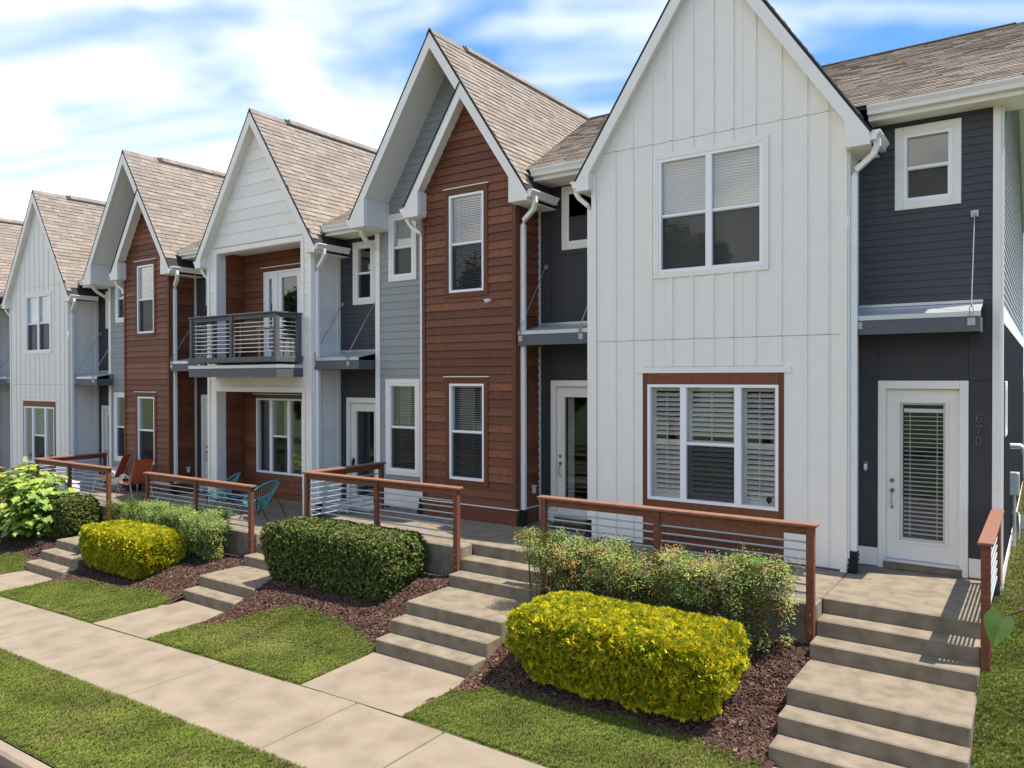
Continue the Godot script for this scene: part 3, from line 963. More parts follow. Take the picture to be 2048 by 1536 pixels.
func shell(house: Node, x0: float, x1: float) -> void:      # the closed rear of the house
	var m := MB.new()
	m.box(Vector3(x0 + 0.06, 0.0, -23.5) - B0, Vector3(x1 - 0.06, 6.5, -14.2) - B0)
	mi(house, "rear_block", m.mesh(), "grey_siding_0")

func gable_outline(x0: float, x1: float, y0: float, xc: float, half: float, ye: float, ya: float, drop: float) -> PackedVector2Array:
	var s := (ya - ye) / half
	return PackedVector2Array([Vector2(0, y0), Vector2(x1 - x0, y0), Vector2(x1 - x0, ya - s * absf(x1 - xc) - drop), Vector2(xc - x0, ya - drop), Vector2(0, ya - s * absf(x0 - xc) - drop)])

func boards(w: Node, strips: Array, outline: PackedVector2Array, holes: Array, t: float, called: String, material) -> void:
	for s in strips:
		for q in cut(rect(s[0], s[1], s[2], s[3]), outline, holes):
			var m := MB.new()
			m.prism(q, 0.0, 0, t, 1, t)
			mi(w, called, m.mesh(), material)

# ---- white board-and-batten gable
func batten_house(shift: Vector3, zd: float, label: String, shown: int, end_house: bool) -> Node3D:
	var x0 := -6.37
	var x1 := -2.29
	var z := -11.5
	var h := house_node(label, Vector3(-4.33, 0, z), shift)
	var xc := -4.29
	var outline := gable_outline(x0, x1, 0.0, xc, 2.31, 6.16, 9.63, 0.16)
	var wins := [Rect2(-5.335 - x0, 0.77, 2.10, 1.87), Rect2(-5.14 - x0, 4.44, 1.67, 1.82)]
	var open := []
	for r in wins:
		open.append(Rect2(r.position + Vector2(0.02, 0.02), r.size - Vector2(0.04, 0.04)))
	var w := wall(h, "front_wall", Vector3(x0, 0, z), 0.0, outline, open, "fascia_dark")
	var red := Rect2(-5.42 - x0, 0.05, 2.26, 2.77)
	var holes := [Rect2(red.position.x - 0.002, -0.1, red.size.x + 0.004, red.end.y + 0.1 + 0.105), Rect2(wins[1].position - Vector2(0.092, 0.092), wins[1].size + Vector2(0.184, 0.184))]
	var tiers := [[0.03, 3.355], [3.362, 6.527], [6.534, 10.0]]
	for t in tiers:
		var px := 0.09
		while px < x1 - x0 - 0.1:
			boards(w, [[px + 0.001, t[0], minf(px + 1.26, x1 - x0 - 0.09) - 0.001, t[1]]], outline, holes, 0.011, "panel", "white_panel")
			px += 1.26
	var xs := [-5.94, -5.62, -5.28, -4.93, -4.58, -4.25, -3.94, -3.60, -3.22, -2.86, -2.57]
	if not end_house:
		xs = [-5.94, -5.62, -5.28, -4.93, -4.58, -4.25, -3.94, -3.60, -3.22, -2.86, -2.57]
	for t in tiers:
		for bx in xs:
			boards(w, [[bx - x0 - 0.032, t[0] + 0.012, bx - x0 + 0.032, t[1] - 0.002]], outline, holes, 0.026, "batten", "white_panel")
	boards(w, [[0, 0.0, 0.088, 7.0], [x1 - x0 - 0.088, 0.0, x1 - x0, 7.0]], outline, [], 0.032, "corner_board", WHITE)
	# red timber surround below and beside the wide window
	var red_holes := [Rect2(wins[0].position - Vector2(0.001, 0.001), wins[0].size + Vector2(0.002, 0.002))]
	var rx := red.position.x
	boards(w, [[rx, 0.62, rx + 0.084, red.end.y], [red.end.x - 0.074, 0.62, red.end.x, red.end.y]], outline, red_holes, 0.02, "red_trim_board", "red_wood_0")
	boards(w, [[rx + 0.086, wins[0].end.y + 0.001, red.end.x - 0.076, red.end.y]], outline, [], 0.021, "red_trim_board", "red_wood_1")
	boards(w, [[rx + 0.086, 0.66, red.end.x - 0.076, wins[0].position.y - 0.001]], outline, [], 0.021, "red_trim_board", "red_wood_1")
	siding(w, rect(rx, 0.04, red.end.x, 0.62), [], 0.04, 0.62, 0.16, ["red_wood_0", "red_wood_1", "red_wood_2"], 0.02)
	boards(w, [[rx - 0.11, red.end.y + 0.003, red.end.x + 0.11, red.end.y + 0.10]], outline, [], 0.03, "header_board", WHITE)
	window(h, Vector3(-5.335, 0.77, z), 2.10, 1.87, [[0.60, "fixed"], [0.86, "hung"], [0.60, "fixed"]], "shutter" if end_house else "half_blind")
	var w1: Node = h.get_child(h.get_child_count() - 1)
	if end_house:
		var sk := MB.new()
		sk.prism(PackedVector2Array([Vector2(-0.04, 0.05), Vector2(-0.04, 0.0), Vector2(0.0, -0.05), Vector2(0.04, 0.0), Vector2(0.04, 0.05), Vector2(0.0, 0.062)]), 0.0, 0, 0.001, 1, 0.001)
		mi(w1, "sticker", sk.mesh(), "black_plastic", Vector3(1.95, 0.13, -0.027))
	window(h, Vector3(-5.14, 4.44, z), 1.67, 1.82, [[1, "hung"], [1, "hung"]], "closed_blind", 0.09)
	# right return beside the entrance
	var d := z - zd
	var sw := wall(h, "side_wall", Vector3(x1, 0, z), PI / 2, rect(0.001, 0, d, 6.35), [], "fascia_dark")
	for t in [[0.03, 3.352], [3.364, 6.3]]:
		boards(sw, [[0.09, t[0], d - 0.1, t[1]]], rect(0, 0, d, 6.35), [], 0.011, "panel", "white_panel")
	boards(sw, [[0.003, 0, 0.088, 6.0], [d - 0.098, 0, d - 0.004, 6.35]], rect(0, 0, d, 6.35), [], 0.03, "corner_board", WHITE)
	wall(h, "side_wall", Vector3(x0, 0, zd), -PI / 2, rect(0, 0, d - 0.12, 6.35), [], "white_panel")
	gable(h, xc, 2.31, 6.16, 9.63, -11.35, z, z, x0 + 0.02, x1, shown, shift)
	for e in [[xc + 2.31, 1.0], [xc - 2.31, -1.0]]:
		bar(h, "eave_return", Vector3(minf(e[0], e[0] - e[1] * 0.36), 5.93, -12.2), Vector3(maxf(e[0], e[0] - e[1] * 0.36), 5.948, z - 0.002), WHITE)
		gutter(h, Vector3(e[0] + e[1] * 0.002, 6.12, -11.36), Vector3(e[0] + e[1] * 0.002, 6.12, -12.2), Vector3(e[1], 0, 0))
	downspout(h, [Vector3(-1.91, 6.02, -11.47), Vector3(-1.91, 5.93, -11.48), Vector3(-1.96, 5.82, -11.5), Vector3(-2.18, 5.66, -11.55), Vector3(-2.215, 5.56, -11.57), Vector3(-2.215, 0.28, -11.57)])
	downspout(h, [Vector3(-6.66, 6.02, -11.47), Vector3(-6.66, 5.93, -11.48), Vector3(-6.62, 5.85, -11.5), Vector3(-6.48, 5.72, -11.54), Vector3(-6.445, 5.62, -11.57), Vector3(-6.445, 0.28, -11.57)])
	var xe := -0.5 if end_house else -0.77
	main_roof(h, x0, -0.24 if end_house else xe, -4.2, end_house, -2.08)
	var ew := entrance(h, x1, xe, zd, -1.99 if end_house else -2.05, true, "blind" if end_house else "none", false, [-1.67, 5.24, 0.60, 0.95])
	canopy(h, -2.25, -0.70 if end_house else -0.80, zd, [[-2.16], [-0.80, -0.80, 4.97]] if end_house else [[-2.10, -2.10, 4.97], [-1.0, -1.0, 4.97]])
	shell(h, x0, xe)
	if end_house:
		boards(ew, [[1.70, 0, 1.79, 6.48]], rect(0, 0, 1.79, 6.48), [], 0.034, "corner_board", WHITE)
		end_wall(h)
		# house number and doorbell
		var dig := 0
		for ch in ["6", "7", "0"]:
			var tm := TextMesh.new()
			tm.text = ch
			var fnt := SystemFont.new()
			fnt.font_names = PackedStringArray(["Droid Serif"])
			tm.font = fnt
			tm.font_size = 32
			tm.pixel_size = 0.0048
			tm.depth = 0.014
			mi(h, "house_number", tm, "number_metal", Vector3(-0.745, 2.185 - dig * 0.155, zd + 0.022) - B0)
			dig += 1
		var bm := MB.new()
		lathe(bm, Vector3(-2.16, 1.50, zd + 0.012) - B0, Vector3(0, 0, 1), [[0, 0.021], [0.022, 0.021], [0.024, 0.018], [0.024, 0.0005]])
		lathe(bm, Vector3(-2.16, 1.40, zd + 0.012) - B0, Vector3(0, 0, 1), [[0, 0.021], [0.022, 0.021], [0.024, 0.018], [0.024, 0.0005]])
		bm.box(Vector3(-2.181, 1.40, zd + 0.012) - B0, Vector3(-2.139, 1.50, zd + 0.0345) - B0)
		var bell := mi(h, "doorbell", bm.mesh(), "white_vinyl")
		var bl := MB.new()
		lathe(bl, Vector3(-2.16, 1.50, zd + 0.034) - B0, Vector3(0, 0, 1), [[0, 0.017], [0.004, 0.016], [0.004, 0.0005]])
		mi(bell, "camera_lens", bl.mesh(), "black_plastic")
	return h

func end_wall(h: Node) -> void:
	var x := -0.5
	var z0 := -12.13
	var ln := 11.4
	var s := (RIDGE_Y - EAVE_Y) / (EAVE_Z - RIDGE_Z)
	var ym := 6.42
	var outline := PackedVector2Array([Vector2(0, -0.2), Vector2(ln, -0.2), Vector2(ln, ym), Vector2(-RIDGE_Z + z0, RIDGE_Y - 0.15), Vector2(0, ym)])
	var win := Rect2(0.85, 1.98, 0.42, 0.62)
	var w := wall(h, "end_wall", Vector3(x, 0, z0), PI / 2, outline, [Rect2(win.position + Vector2(0.02, 0.02), win.size - Vector2(0.04, 0.04))], "fascia_dark")
	siding(w, outline, [Rect2(-1, -1, 1.09, 9)], 3.72, 9.4, 0.105, ["grey_siding_0", "grey_siding_1"], 0.014, "siding_board", 4.5)
	boards(w, [[0.092, 3.48, ln, 3.71]], outline, [], 0.032, "band_board", WHITE)
	boards(w, [[0.092, -0.15, ln, 0.10]], outline, [], 0.03, "skirt_board", WHITE)
	boards(w, [[0.003, -0.15, 0.09, 6.4]], outline, [], 0.033, "corner_board", WHITE)
	var tr := Rect2(win.position - Vector2(0.09, 0.09), win.size + Vector2(0.18, 0.18))
	boards(w, [[0.092, 0.102, ln, 3.478]], outline, [tr], 0.006, "panel", "dark_panel")
	var px := 0.22
	while px < ln - 0.1:
		boards(w, [[px, 0.105, px + 0.045, 3.475]], outline, [tr], 0.024, "batten", "dark_panel")
		px += 0.2
	window(h, Vector3(x, win.position.y, z0 - win.position.x), win.size.x, win.size.y, [[1, "fixed"]], "none", 0.085, WHITE, PI / 2)
	# meter and pipes on the end wall
	var pm := MB.new()
	pm.tube([Vector3(x + 0.01, 1.62, -14.9) - B0, Vector3(x + 0.16, 1.62, -14.9) - B0, Vector3(x + 0.2, 1.58, -14.9) - B0, Vector3(x + 0.2, 1.50, -14.9) - B0], 0.05, 10)
	mi(h, "vent_pipe", pm.mesh(), "galvanised")
	var bx := mi(h, "meter_box", cbox(0.14, 0.36, 0.26, 0.01), "galvanised", Vector3(x + 0.08, 1.0, -15.0) - B0)
	mi(bx, "conduit", cbox(0.05, 0.9, 0.05, 0.01), "galvanised", Vector3(0, -0.6, 0))
	var gm := MB.new()
	gm.tube([Vector3(x + 0.03, 0.42, -15.6) - B0, Vector3(x + 0.12, 0.42, -15.6) - B0, Vector3(x + 0.14, 0.42, -15.3) - B0, Vector3(x + 0.14, 0.05, -15.25) - B0], 0.022, 8)
	lathe(gm, Vector3(x + 0.14, 0.2, -15.45) - B0, Vector3(0, 1, 0), [[0, 0.001], [0.01, 0.09], [0.2, 0.09], [0.22, 0.001]])
	mi(h, "gas_meter", gm.mesh(), "steel")

# ---- red timber box in front of a grey lap gable
func timber_house(shift: Vector3, label: String, shown: int, lap_upper: bool, cover: String) -> Node3D:
	var z := -11.62
	var zg := -12.1
	var zd := -12.4
	var xl := -12.13
	var xa := -10.33
	var xb := -8.02
	var h := house_node(label, Vector3(-10.0, 0, z), shift)
	var xc := -9.91
	var half := 2.27
	var ye := 6.17
	var ya := 9.58
	var s := (ya - ye) / half
	var reds := ["red_wood_0", "red_wood_1", "red_wood_2", "red_wood_3"]
	# red box front; its top follows the nested gable
	var xn := -9.14
	var yn := ya - s * (xn - xc)
	var outline := PackedVector2Array([Vector2(0, 0), Vector2(xb - xa, 0), Vector2(xb - xa, ya - s * (xb - xc) - 0.16), Vector2(xn - xa, yn - 0.16), Vector2(0, yn - s * (xn - xa) - 0.16)])
	var wins := [Rect2(-9.63 - xa, 0.765, 0.855, 1.875), Rect2(-9.63 - xa, 4.42, 0.855, 1.90)]
	var open := []
	var holes := [Rect2(-1, -1, 1.085, 20), Rect2(xb - xa - 0.085, -1, 2, 20)]
	for r in wins:
		open.append(Rect2(r.position + Vector2(0.02, 0.02), r.size - Vector2(0.04, 0.04)))
		holes.append(Rect2(r.position - Vector2(0.102, 0.102), r.size + Vector2(0.204, 0.224)))
	var w := wall(h, "front_wall", Vector3(xa, 0, z), 0.0, outline, open, "fascia_dark")
	siding(w, outline, holes, 0.31, 9.0, 0.157, reds, 0.03)
	boards(w, [[0, 0.31, 0.083, 8.0], [xb - xa - 0.083, 0.31, xb - xa, 8.0]], outline, [], 0.036, "corner_board", "red_wood_0")
	boards(w, [[0, 0.0, xb - xa, 0.285]], outline, [], 0.03, "skirt_board", "red_wood_3")
	boards(w, [[-0.02, 0.288, xb - xa + 0.03, 0.306]], rect(-0.03, 0, 3, 3), [], 0.045, "drip_strip", WHITE)
	for i in 2:
		var r: Rect2 = wins[i]
		window(h, Vector3(xa + r.position.x, r.position.y, z), r.size.x, r.size.y, [[1, "hung"]], cover if i == 0 else "half_blind", 0.10, "red_wood_0", 0.0, 0.02)
		boards(w, [[r.position.x - 0.13, r.end.y + 0.125, r.end.x + 0.13, r.end.y + 0.143]], rect(-1, 0, 4, 9), [], 0.05, "drip_strip", WHITE)
	# right return
	var d := z - zd
	var sw := wall(h, "side_wall", Vector3(xb, 0, z), PI / 2, rect(0.001, 0, d, 6.2), [], "fascia_dark")
	siding(sw, rect(0, 0, d, 6.2), [Rect2(-1, -1, 1.085, 20), Rect2(d - 0.075, -1, 2, 20)], 0.31, 6.1, 0.157, reds, 0.03)
	boards(sw, [[0.003, 0.31, 0.083, 6.1]], rect(0, 0, d, 6.2), [], 0.029, "corner_board", "red_wood_0")
	boards(sw, [[d - 0.073, 0.0, d - 0.004, 6.1]], rect(0, 0, d, 6.2), [], 0.029, "corner_board", WHITE)
	boards(sw, [[0.032, 0, d - 0.076, 0.285]], rect(0, 0, d, 6.2), [], 0.03, "skirt_board", "red_wood_3")
	boards(sw, [[0.048, 0.288, d - 0.076, 0.306]], rect(0, 0, d, 6.2), [], 0.045, "drip_strip", WHITE)
	mi(sw, "outlet_box", cbox(0.07, 0.13, 0.06, 0.008), "bag_white", Vector3(d * 0.62, 0.62, 0.05))
	mi(sw, "outlet_cover", cbox(0.11, 0.012, 0.08, 0.003), "white_vinyl", Vector3(d * 0.62, 0.70, 0.055))
	# left return
	var lw := wall(h, "side_wall", Vector3(xa, 0, zg), -PI / 2, rect(0, 0, zg - z + 0.0 if zg > z else z - zg - 0.12, 6.4), [], "red_wood_0")
	lw.name = "side_wall"
	# grey gable wall behind
	var go := gable_outline(xl, xb, 0.0, xc, half, ye, ya, 0.16)
	var gw := [Rect2(-11.73 - xl, 0.75, 0.80, 1.88), Rect2(-11.63 - xl, 4.94, 0.61, 1.26)]
	var gopen := []
	var gholes := [Rect2(-1, -1, 1.135, 20)]
	for r in gw:
		gopen.append(Rect2(r.position + Vector2(0.02, 0.02), r.size - Vector2(0.04, 0.04)))
		gholes.append(Rect2(r.position - Vector2(0.102, 0.102), r.size + Vector2(0.204, 0.204)))
	var g := wall(h, "gable_wall", Vector3(xl, 0, zg), 0.0, go, gopen, "fascia_dark")
	var vis := PackedVector2Array([Vector2(0, 0), Vector2(xa - xl, 0), Vector2(xa - xl, 7.0), Vector2(xc + (ya - 0.16 - 7.0) / s - xl, 7.0), go[3], go[4]])
	siding(g, vis, gholes, 0.40, 9.2, 0.16, ["grey_siding_0", "grey_siding_1"], 0.016)
	boards(g, [[0, 0, 0.132, 7.0]], go, [], 0.034, "corner_board", WHITE)
	boards(g, [[0.134, 0, xa - xl, 0.395]], go, [], 0.03, "skirt_board", WHITE)
	window(h, Vector3(xl + gw[0].position.x, gw[0].position.y, zg), gw[0].size.x, gw[0].size.y, [[1, "hung"]], cover, 0.10)
	window(h, Vector3(xl + gw[1].position.x, gw[1].position.y, zg), gw[1].size.x, gw[1].size.y, [[1, "hung"]], "closed_blind", 0.10)
	var zf := -11.37
	var roof := gable(h, xc, half, ye, ya, zf, zg, z, xl + 0.40, xb, shown, shift)
	# nested left slope over the red box: deck, soffit, rake board
	var nl := Vector3(-s, 1, 0).normalized()
	var xo := -10.62
	var yo := yn - s * (xn - xo)
	var p := Vector3(xn, yn, 0) - B0
	var q := Vector3(xo, yo, 0) - B0
	var dm := MB.new()
	var pd := p + (q - p).normalized() * 0.05
	slab(dm, pd + Vector3(0, 0, zf + 0.035), pd + Vector3(0, 0, zg), q + Vector3(0, 0, zg), q + Vector3(0, 0, zf + 0.035), -nl * 0.03)
	mi(roof, "nested_deck", dm.mesh(), "roof_underlay")
	shingles(roof, Vector3(xo, yo, zf + 0.02) + nl * 0.002, Vector3(0, 0, -1), zf - zg, (p - q).normalized(), (p - q).length() - 0.15, 0, func(_c): return true)
	var sm := MB.new()
	var lowp := p + (q - p).normalized() * 0.28
	slab(sm, lowp - nl * 0.032 + Vector3(0, 0, zf - 0.013), lowp - nl * 0.032 + Vector3(0, 0, zg), q - nl * 0.032 + Vector3(0, 0, zg), q - nl * 0.032 + Vector3(0, 0, zf - 0.013), -nl * 0.10)
	mi(h, "soffit", sm.mesh(), WHITE)
	var poly := PackedVector2Array([Vector2(xn - 0.02, yn - 0.06), Vector2(xo, yo - 0.025), Vector2(xo, yo - 0.23), Vector2(xa + 0.10, yo - 0.23), Vector2(xa + 0.10, yn - s * (xn - xa - 0.10) - 0.34), Vector2(xn - 0.02, yn - 0.36)])
	var rm := MB.new()
	rm.prism(poly, 0.0, 0.0, 0.033, 1.0, 0.033)
	mi(h, "rake_board", rm.mesh(), WHITE, Vector3(0, 0, zf - 0.012) - B0)
	bar(h, "eave_soffit", Vector3(xo, yo - 0.232, zg), Vector3(xa + 0.1, yo - 0.214, zf - 0.015), WHITE)
	bar(h, "eave_fascia", Vector3(xo, yo - 0.21, zg), Vector3(xo + 0.03, yo - 0.035, zf - 0.015), WHITE)
	bar(h, "eave_side", Vector3(xa + 0.088, yo - 0.21, zg), Vector3(xa + 0.112, yn - s * (xn - xa - 0.10) - 0.32, zf - 0.015), WHITE)
	gutter(h, Vector3(xo - 0.002, yo - 0.03, zf - 0.01), Vector3(xo - 0.002, yo - 0.03, zg), Vector3(-1, 0, 0))
	downspout(h, [Vector3(xo - 0.06, yo - 0.14, -11.55), Vector3(xo - 0.06, yo - 0.24, -11.56), Vector3(xo, yo - 0.36, -11.6), Vector3(xa - 0.10, yo - 0.50, -11.66), Vector3(xa - 0.065, yo - 0.60, -11.68), Vector3(xa - 0.065, 0.28, -11.68)])
	# right eave with gutter and downspout
	var xe := xc + half
	bar(h, "eave_return", Vector3(xb, ye - 0.232, -12.45), Vector3(xe, ye - 0.214, z - 0.002), WHITE)
	gutter(h, Vector3(xe + 0.002, ye - 0.04, zf - 0.01), Vector3(xe + 0.002, ye - 0.04, -12.3), Vector3(1, 0, 0))
	gutter(h, Vector3(xc - half - 0.002, ye - 0.04, zf - 0.01), Vector3(xc - half - 0.002, ye - 0.04, -12.3), Vector3(-1, 0, 0))
	downspout(h, [Vector3(xe + 0.06, ye - 0.14, -11.55), Vector3(xe + 0.06, ye - 0.24, -11.56), Vector3(xe, ye - 0.36, -11.6), Vector3(xb + 0.11, ye - 0.50, -11.70), Vector3(xb + 0.075, ye - 0.60, -11.72), Vector3(xb + 0.075, 0.28, -11.72)])
	downspout(h, [Vector3(xl + 0.05, ye - 0.22, -11.6), Vector3(xl + 0.05, ye - 0.32, -11.62), Vector3(xl + 0.03, ye - 0.42, -11.75), Vector3(xl - 0.02, ye - 0.56, -12.05), Vector3(xl - 0.05, ye - 0.66, -12.2), Vector3(xl - 0.05, 0.28, -12.22)])
	main_roof(h, xl, -6.37, xc + 0.1, false, -7.78)
	entrance(h, xb, -6.39, zd, -7.75, lap_upper, "curtain", false, [-7.40, 5.27, 0.60, 0.97])
	canopy(h, -7.98, -6.41, zd, [[-7.93, -7.86, 4.87], [-6.66, -6.60, 4.87]])
	shell(h, xl, -6.37)
	return h

# ---- white lap gable over a balcony and a recessed porch
func balcony_house(shift: Vector3, label: String, shown: int, full: bool) -> Node3D:
	var x0 := -17.61
	var x1 := -13.62
	var z := -11.57
	var zr := -12.35
	var zd := -12.4
	var h := house_node(label, Vector3(-15.6, 0, z), shift)
	var xc := -15.58
	var ye := 6.19
	var ya := 9.57
	var half := 2.26
	var wl := ["white_siding_0", "white_siding_1"]
	var outline := gable_outline(x0, x1, 0.0, xc, half, ye, ya, 0.16)
	var up := Rect2(-17.22 - x0, 3.66, 3.24, 2.64)
	var lo := Rect2(-17.24 - x0, 0.0, 3.29, 2.83)
	var w := wall(h, "front_wall", Vector3(x0, 0, z), 0.0, outline, [up, lo], "fascia_dark", 0.2)
	var holes := [Rect2(up.position - Vector2(0.10, 0), up.size + Vector2(0.20, 0.14)), Rect2(lo.position - Vector2(0.10, 0.1), lo.size + Vector2(0.20, 0.22)), Rect2(-1, -1, 1.09, 7.4), Rect2(x1 - x0 - 0.09, -1, 2, 7.4)]
	siding(w, outline, holes, 0.02, 9.4, 0.28, wl, 0.014)
	boards(w, [[0, 0, 0.088, 6.4], [x1 - x0 - 0.088, 0, x1 - x0, 6.4]], outline, [], 0.032, "corner_board", WHITE)
	for r in [up, lo]:
		boards(w, [[r.position.x - 0.098, r.position.y, r.position.x, r.end.y], [r.end.x, r.position.y, r.end.x + 0.098, r.end.y]], outline, [], 0.03, "opening_trim", WHITE)
		boards(w, [[r.position.x - 0.098, r.end.y + 0.002, r.end.x + 0.098, r.end.y + 0.118]], outline, [], 0.031, "opening_trim", WHITE)
		# reveals
		for e in [[r.position.x, 1.0], [r.end.x, -1.0]]:
			bar(h, "reveal", Vector3(x0 + e[0] - 0.002 * e[1], r.position.y + 0.01, z - 0.24), Vector3(x0 + e[0] + 0.012 * e[1], r.end.y - 0.013, z + 0.02), WHITE)
		bar(h, "reveal", Vector3(x0 + r.position.x, r.end.y - 0.012, z - 0.24), Vector3(x0 + r.end.x, r.end.y + 0.001, z + 0.019), WHITE)
	# recess: red laps on its back and sides, ceiling, floor
	var reds := ["red_wood_0", "red_wood_1", "red_wood_2", "red_wood_3"]
	var bw := 3.75
	var bo := rect(0, 0, bw, 6.45)
	var bx := x0 + 0.12
	var dr := Rect2(-16.36 - bx, 3.70, 1.46, 2.15)
	var wn := Rect2(-16.69 - bx, 0.74, 1.81, 1.90)
	var back := wall(h, "recess_wall", Vector3(bx, 0, zr), 0.0, bo, [Rect2(dr.position + Vector2(0.03, 0), dr.size - Vector2(0.06, 0.03)), Rect2(wn.position + Vector2(0.02, 0.02), wn.size - Vector2(0.04, 0.04))], "fascia_dark")
	siding(back, rect(0, 0.08, bw, 3.2), [Rect2(wn.position - Vector2(0.03, 0.03), wn.size + Vector2(0.06, 0.13))], 0.12, 3.2, 0.157, reds, 0.03)
	siding(back, rect(0, 3.6, bw, 6.45), [Rect2(dr.position - Vector2(0.07, 0.1), dr.size + Vector2(0.14, 0.2))], 3.66, 6.45, 0.157, reds, 0.03)
	mi(back, "concrete_curb", cbox(bw - 0.1, 0.14, 0.10, 0.008), "concrete", Vector3(bw / 2, 0.05, 0.05))
	boards(back, [[wn.position.x - 0.1, wn.end.y + 0.10, wn.end.x + 0.1, wn.end.y + 0.12], [dr.position.x - 0.1, dr.end.y + 0.10, dr.end.x + 0.1, dr.end.y + 0.12]], bo, [], 0.05, "drip_strip", WHITE)
	boards(back, [[dr.position.x - 0.068, 3.66, dr.position.x - 0.002, dr.end.y + 0.09], [dr.end.x + 0.002, 3.66, dr.end.x + 0.068, dr.end.y + 0.09], [dr.position.x, dr.end.y + 0.002, dr.end.x, dr.end.y + 0.09]], bo, [], 0.03, "red_trim_board", "red_wood_0")
	var sd := zr - z + 0.26
	var ls := wall(h, "recess_wall", Vector3(bx + 0.28, 0, z - 0.24), PI / 2, rect(0, 0, -sd, 6.45), [], "fascia_dark", 0.1)
	siding(ls, rect(0, 0.08, -sd, 3.2), [], 0.12, 3.2, 0.157, reds, 0.02)
	siding(ls, rect(0, 3.6, -sd, 6.45), [], 3.66, 6.45, 0.157, reds, 0.02)
	var rs := wall(h, "recess_wall", Vector3(x1 - 0.37, 0, zr), -PI / 2, rect(0, 0, -sd, 6.45), [], "red_wood_0", 0.1)
	siding(rs, rect(0, 0.08, -sd, 6.45), [], 0.12, 6.45, 0.157, reds, 0.02)
	bar(h, "ceiling", Vector3(x0 + 0.12, 6.34, zr - 0.1), Vector3(x1 - 0.12, 6.40, z - 0.21), WHITE)
	bar(h, "balcony_floor", Vector3(x0 + 0.12, 3.50, zr - 0.1), Vector3(x1 - 0.12, 3.64, z - 0.201), "grey_wood")
	bar(h, "ceiling", Vector3(x0 + 0.12, 2.9, zr - 0.1), Vector3(x1 - 0.12, 2.93, z - 0.21), WHITE)
	window(h, Vector3(bx + wn.position.x, wn.position.y, zr), wn.size.x, wn.size.y, [[0.66, "fixed"], [0.78, "hung"], [0.60, "fixed"]], "curtain", 0.0)
	# balcony door with its sidelight
	var dm := MB.new()
	ring(dm, 0, 0, 0.50, dr.size.y, 0.05, -0.08, 0.03)
	ring(dm, 0.05, 0.05, 0.45, dr.size.y - 0.05, 0.13, -0.06, 0.01)
	ring(dm, 0.505, 0, dr.size.x, dr.size.y, 0.05, -0.08, 0.03)
	ring(dm, 0.555, 0.02, dr.size.x - 0.05, dr.size.y - 0.05, 0.13, -0.06, 0.01)
	var bd := mi(h, "balcony_door", dm.mesh(), "white_vinyl", Vector3(bx + dr.position.x, dr.position.y, zr) - B0)
	mi(bd, "pane", cbox(0.16, dr.size.y - 0.34, 0.004, 0.0005), "glass", Vector3(0.25, dr.size.y / 2, -0.03))
	mi(bd, "pane", cbox(0.62, dr.size.y - 0.34, 0.004, 0.0005), "glass", Vector3(0.98, dr.size.y / 2, -0.03))
	mi(bd, "room_lining", lining(dr.size.x, dr.size.y, 1.4), "room")
	# balcony: deck, beam, posts, rails
	var ba := -17.28
	var bb := -13.95
	var bz := -10.83
	var deck := bar(h, "balcony", Vector3(ba - 0.03, 3.52, z + 0.02), Vector3(bb + 0.03, 3.64, bz + 0.03), "grey_wood")
	var dc := deck.position
	var beam := MB.new()
	beam.box(Vector3(ba - 0.02, 3.18, z + 0.022) - B0 - dc, Vector3(bb + 0.02, 3.38, bz) - B0 - dc)
	mi(deck, "beam", beam.mesh(), "fascia_dark")
	mi(deck, "flashing", cbox(bb - ba + 0.06, 0.075, absf(bz - z) - 0.01, 0.003), "galvanised", Vector3((ba + bb) / 2, 3.42, (bz + z) / 2 + 0.018) - B0 - dc)
	for px in [ba + 0.05, (ba + bb) / 2, bb - 0.05]:
		mi(deck, "post", cbox(0.10, 0.97, 0.10, 0.006), "grey_wood", Vector3(px, 4.125, bz - 0.05) - B0 - dc)
	mi(deck, "post", cbox(0.10, 0.97, 0.10, 0.006), "grey_wood", Vector3(bb - 0.05, 4.125, z + 0.085) - B0 - dc)
	mi(deck, "post", cbox(0.10, 0.97, 0.10, 0.006), "grey_wood", Vector3(ba + 0.05, 4.125, z + 0.085) - B0 - dc)
	mi(deck, "cap_rail", cbox(bb - ba + 0.06, 0.035, 0.14, 0.006), "grey_wood", Vector3((ba + bb) / 2, 4.628, bz - 0.05) - B0 - dc)
	mi(deck, "top_rail", cbox(bb - ba - 0.2, 0.09, 0.04, 0.004), "grey_wood", Vector3((ba + bb) / 2, 4.56, bz - 0.05) - B0 - dc)
	for e in [ba + 0.05, bb - 0.05]:
		mi(deck, "cap_rail", cbox(0.14, 0.0345, absf(bz - z) - 0.14, 0.006), "grey_wood", Vector3(e, 4.628, (bz + z) / 2 - 0.055) - B0 - dc)
		mi(deck, "top_rail", cbox(0.04, 0.09, absf(bz - z) - 0.24, 0.004), "grey_wood", Vector3(e, 4.56, (bz + z) / 2 - 0.02) - B0 - dc)
	for k in 8:
		var y := 3.76 + k * 0.095
		var t := MB.new()
		t.tube([Vector3(ba + 0.1, y, bz - 0.05) - B0 - dc, Vector3(bb - 0.1, y, bz - 0.05) - B0 - dc], 0.012, 8)
		mi(deck, "pipe", t.mesh(), "galvanised")
		for e in [ba + 0.05, bb - 0.05]:
			var t2 := MB.new()
			t2.tube([Vector3(e, y, bz - 0.10) - B0 - dc, Vector3(e, y, z + 0.13) - B0 - dc], 0.012, 8)
			mi(deck, "pipe", t2.mesh(), "galvanised")
	# right return
	var d := z - zd
	var sw := wall(h, "side_wall", Vector3(x1, 0, z), PI / 2, rect(0.001, 0, d, 6.2), [], "fascia_dark", 0.1)
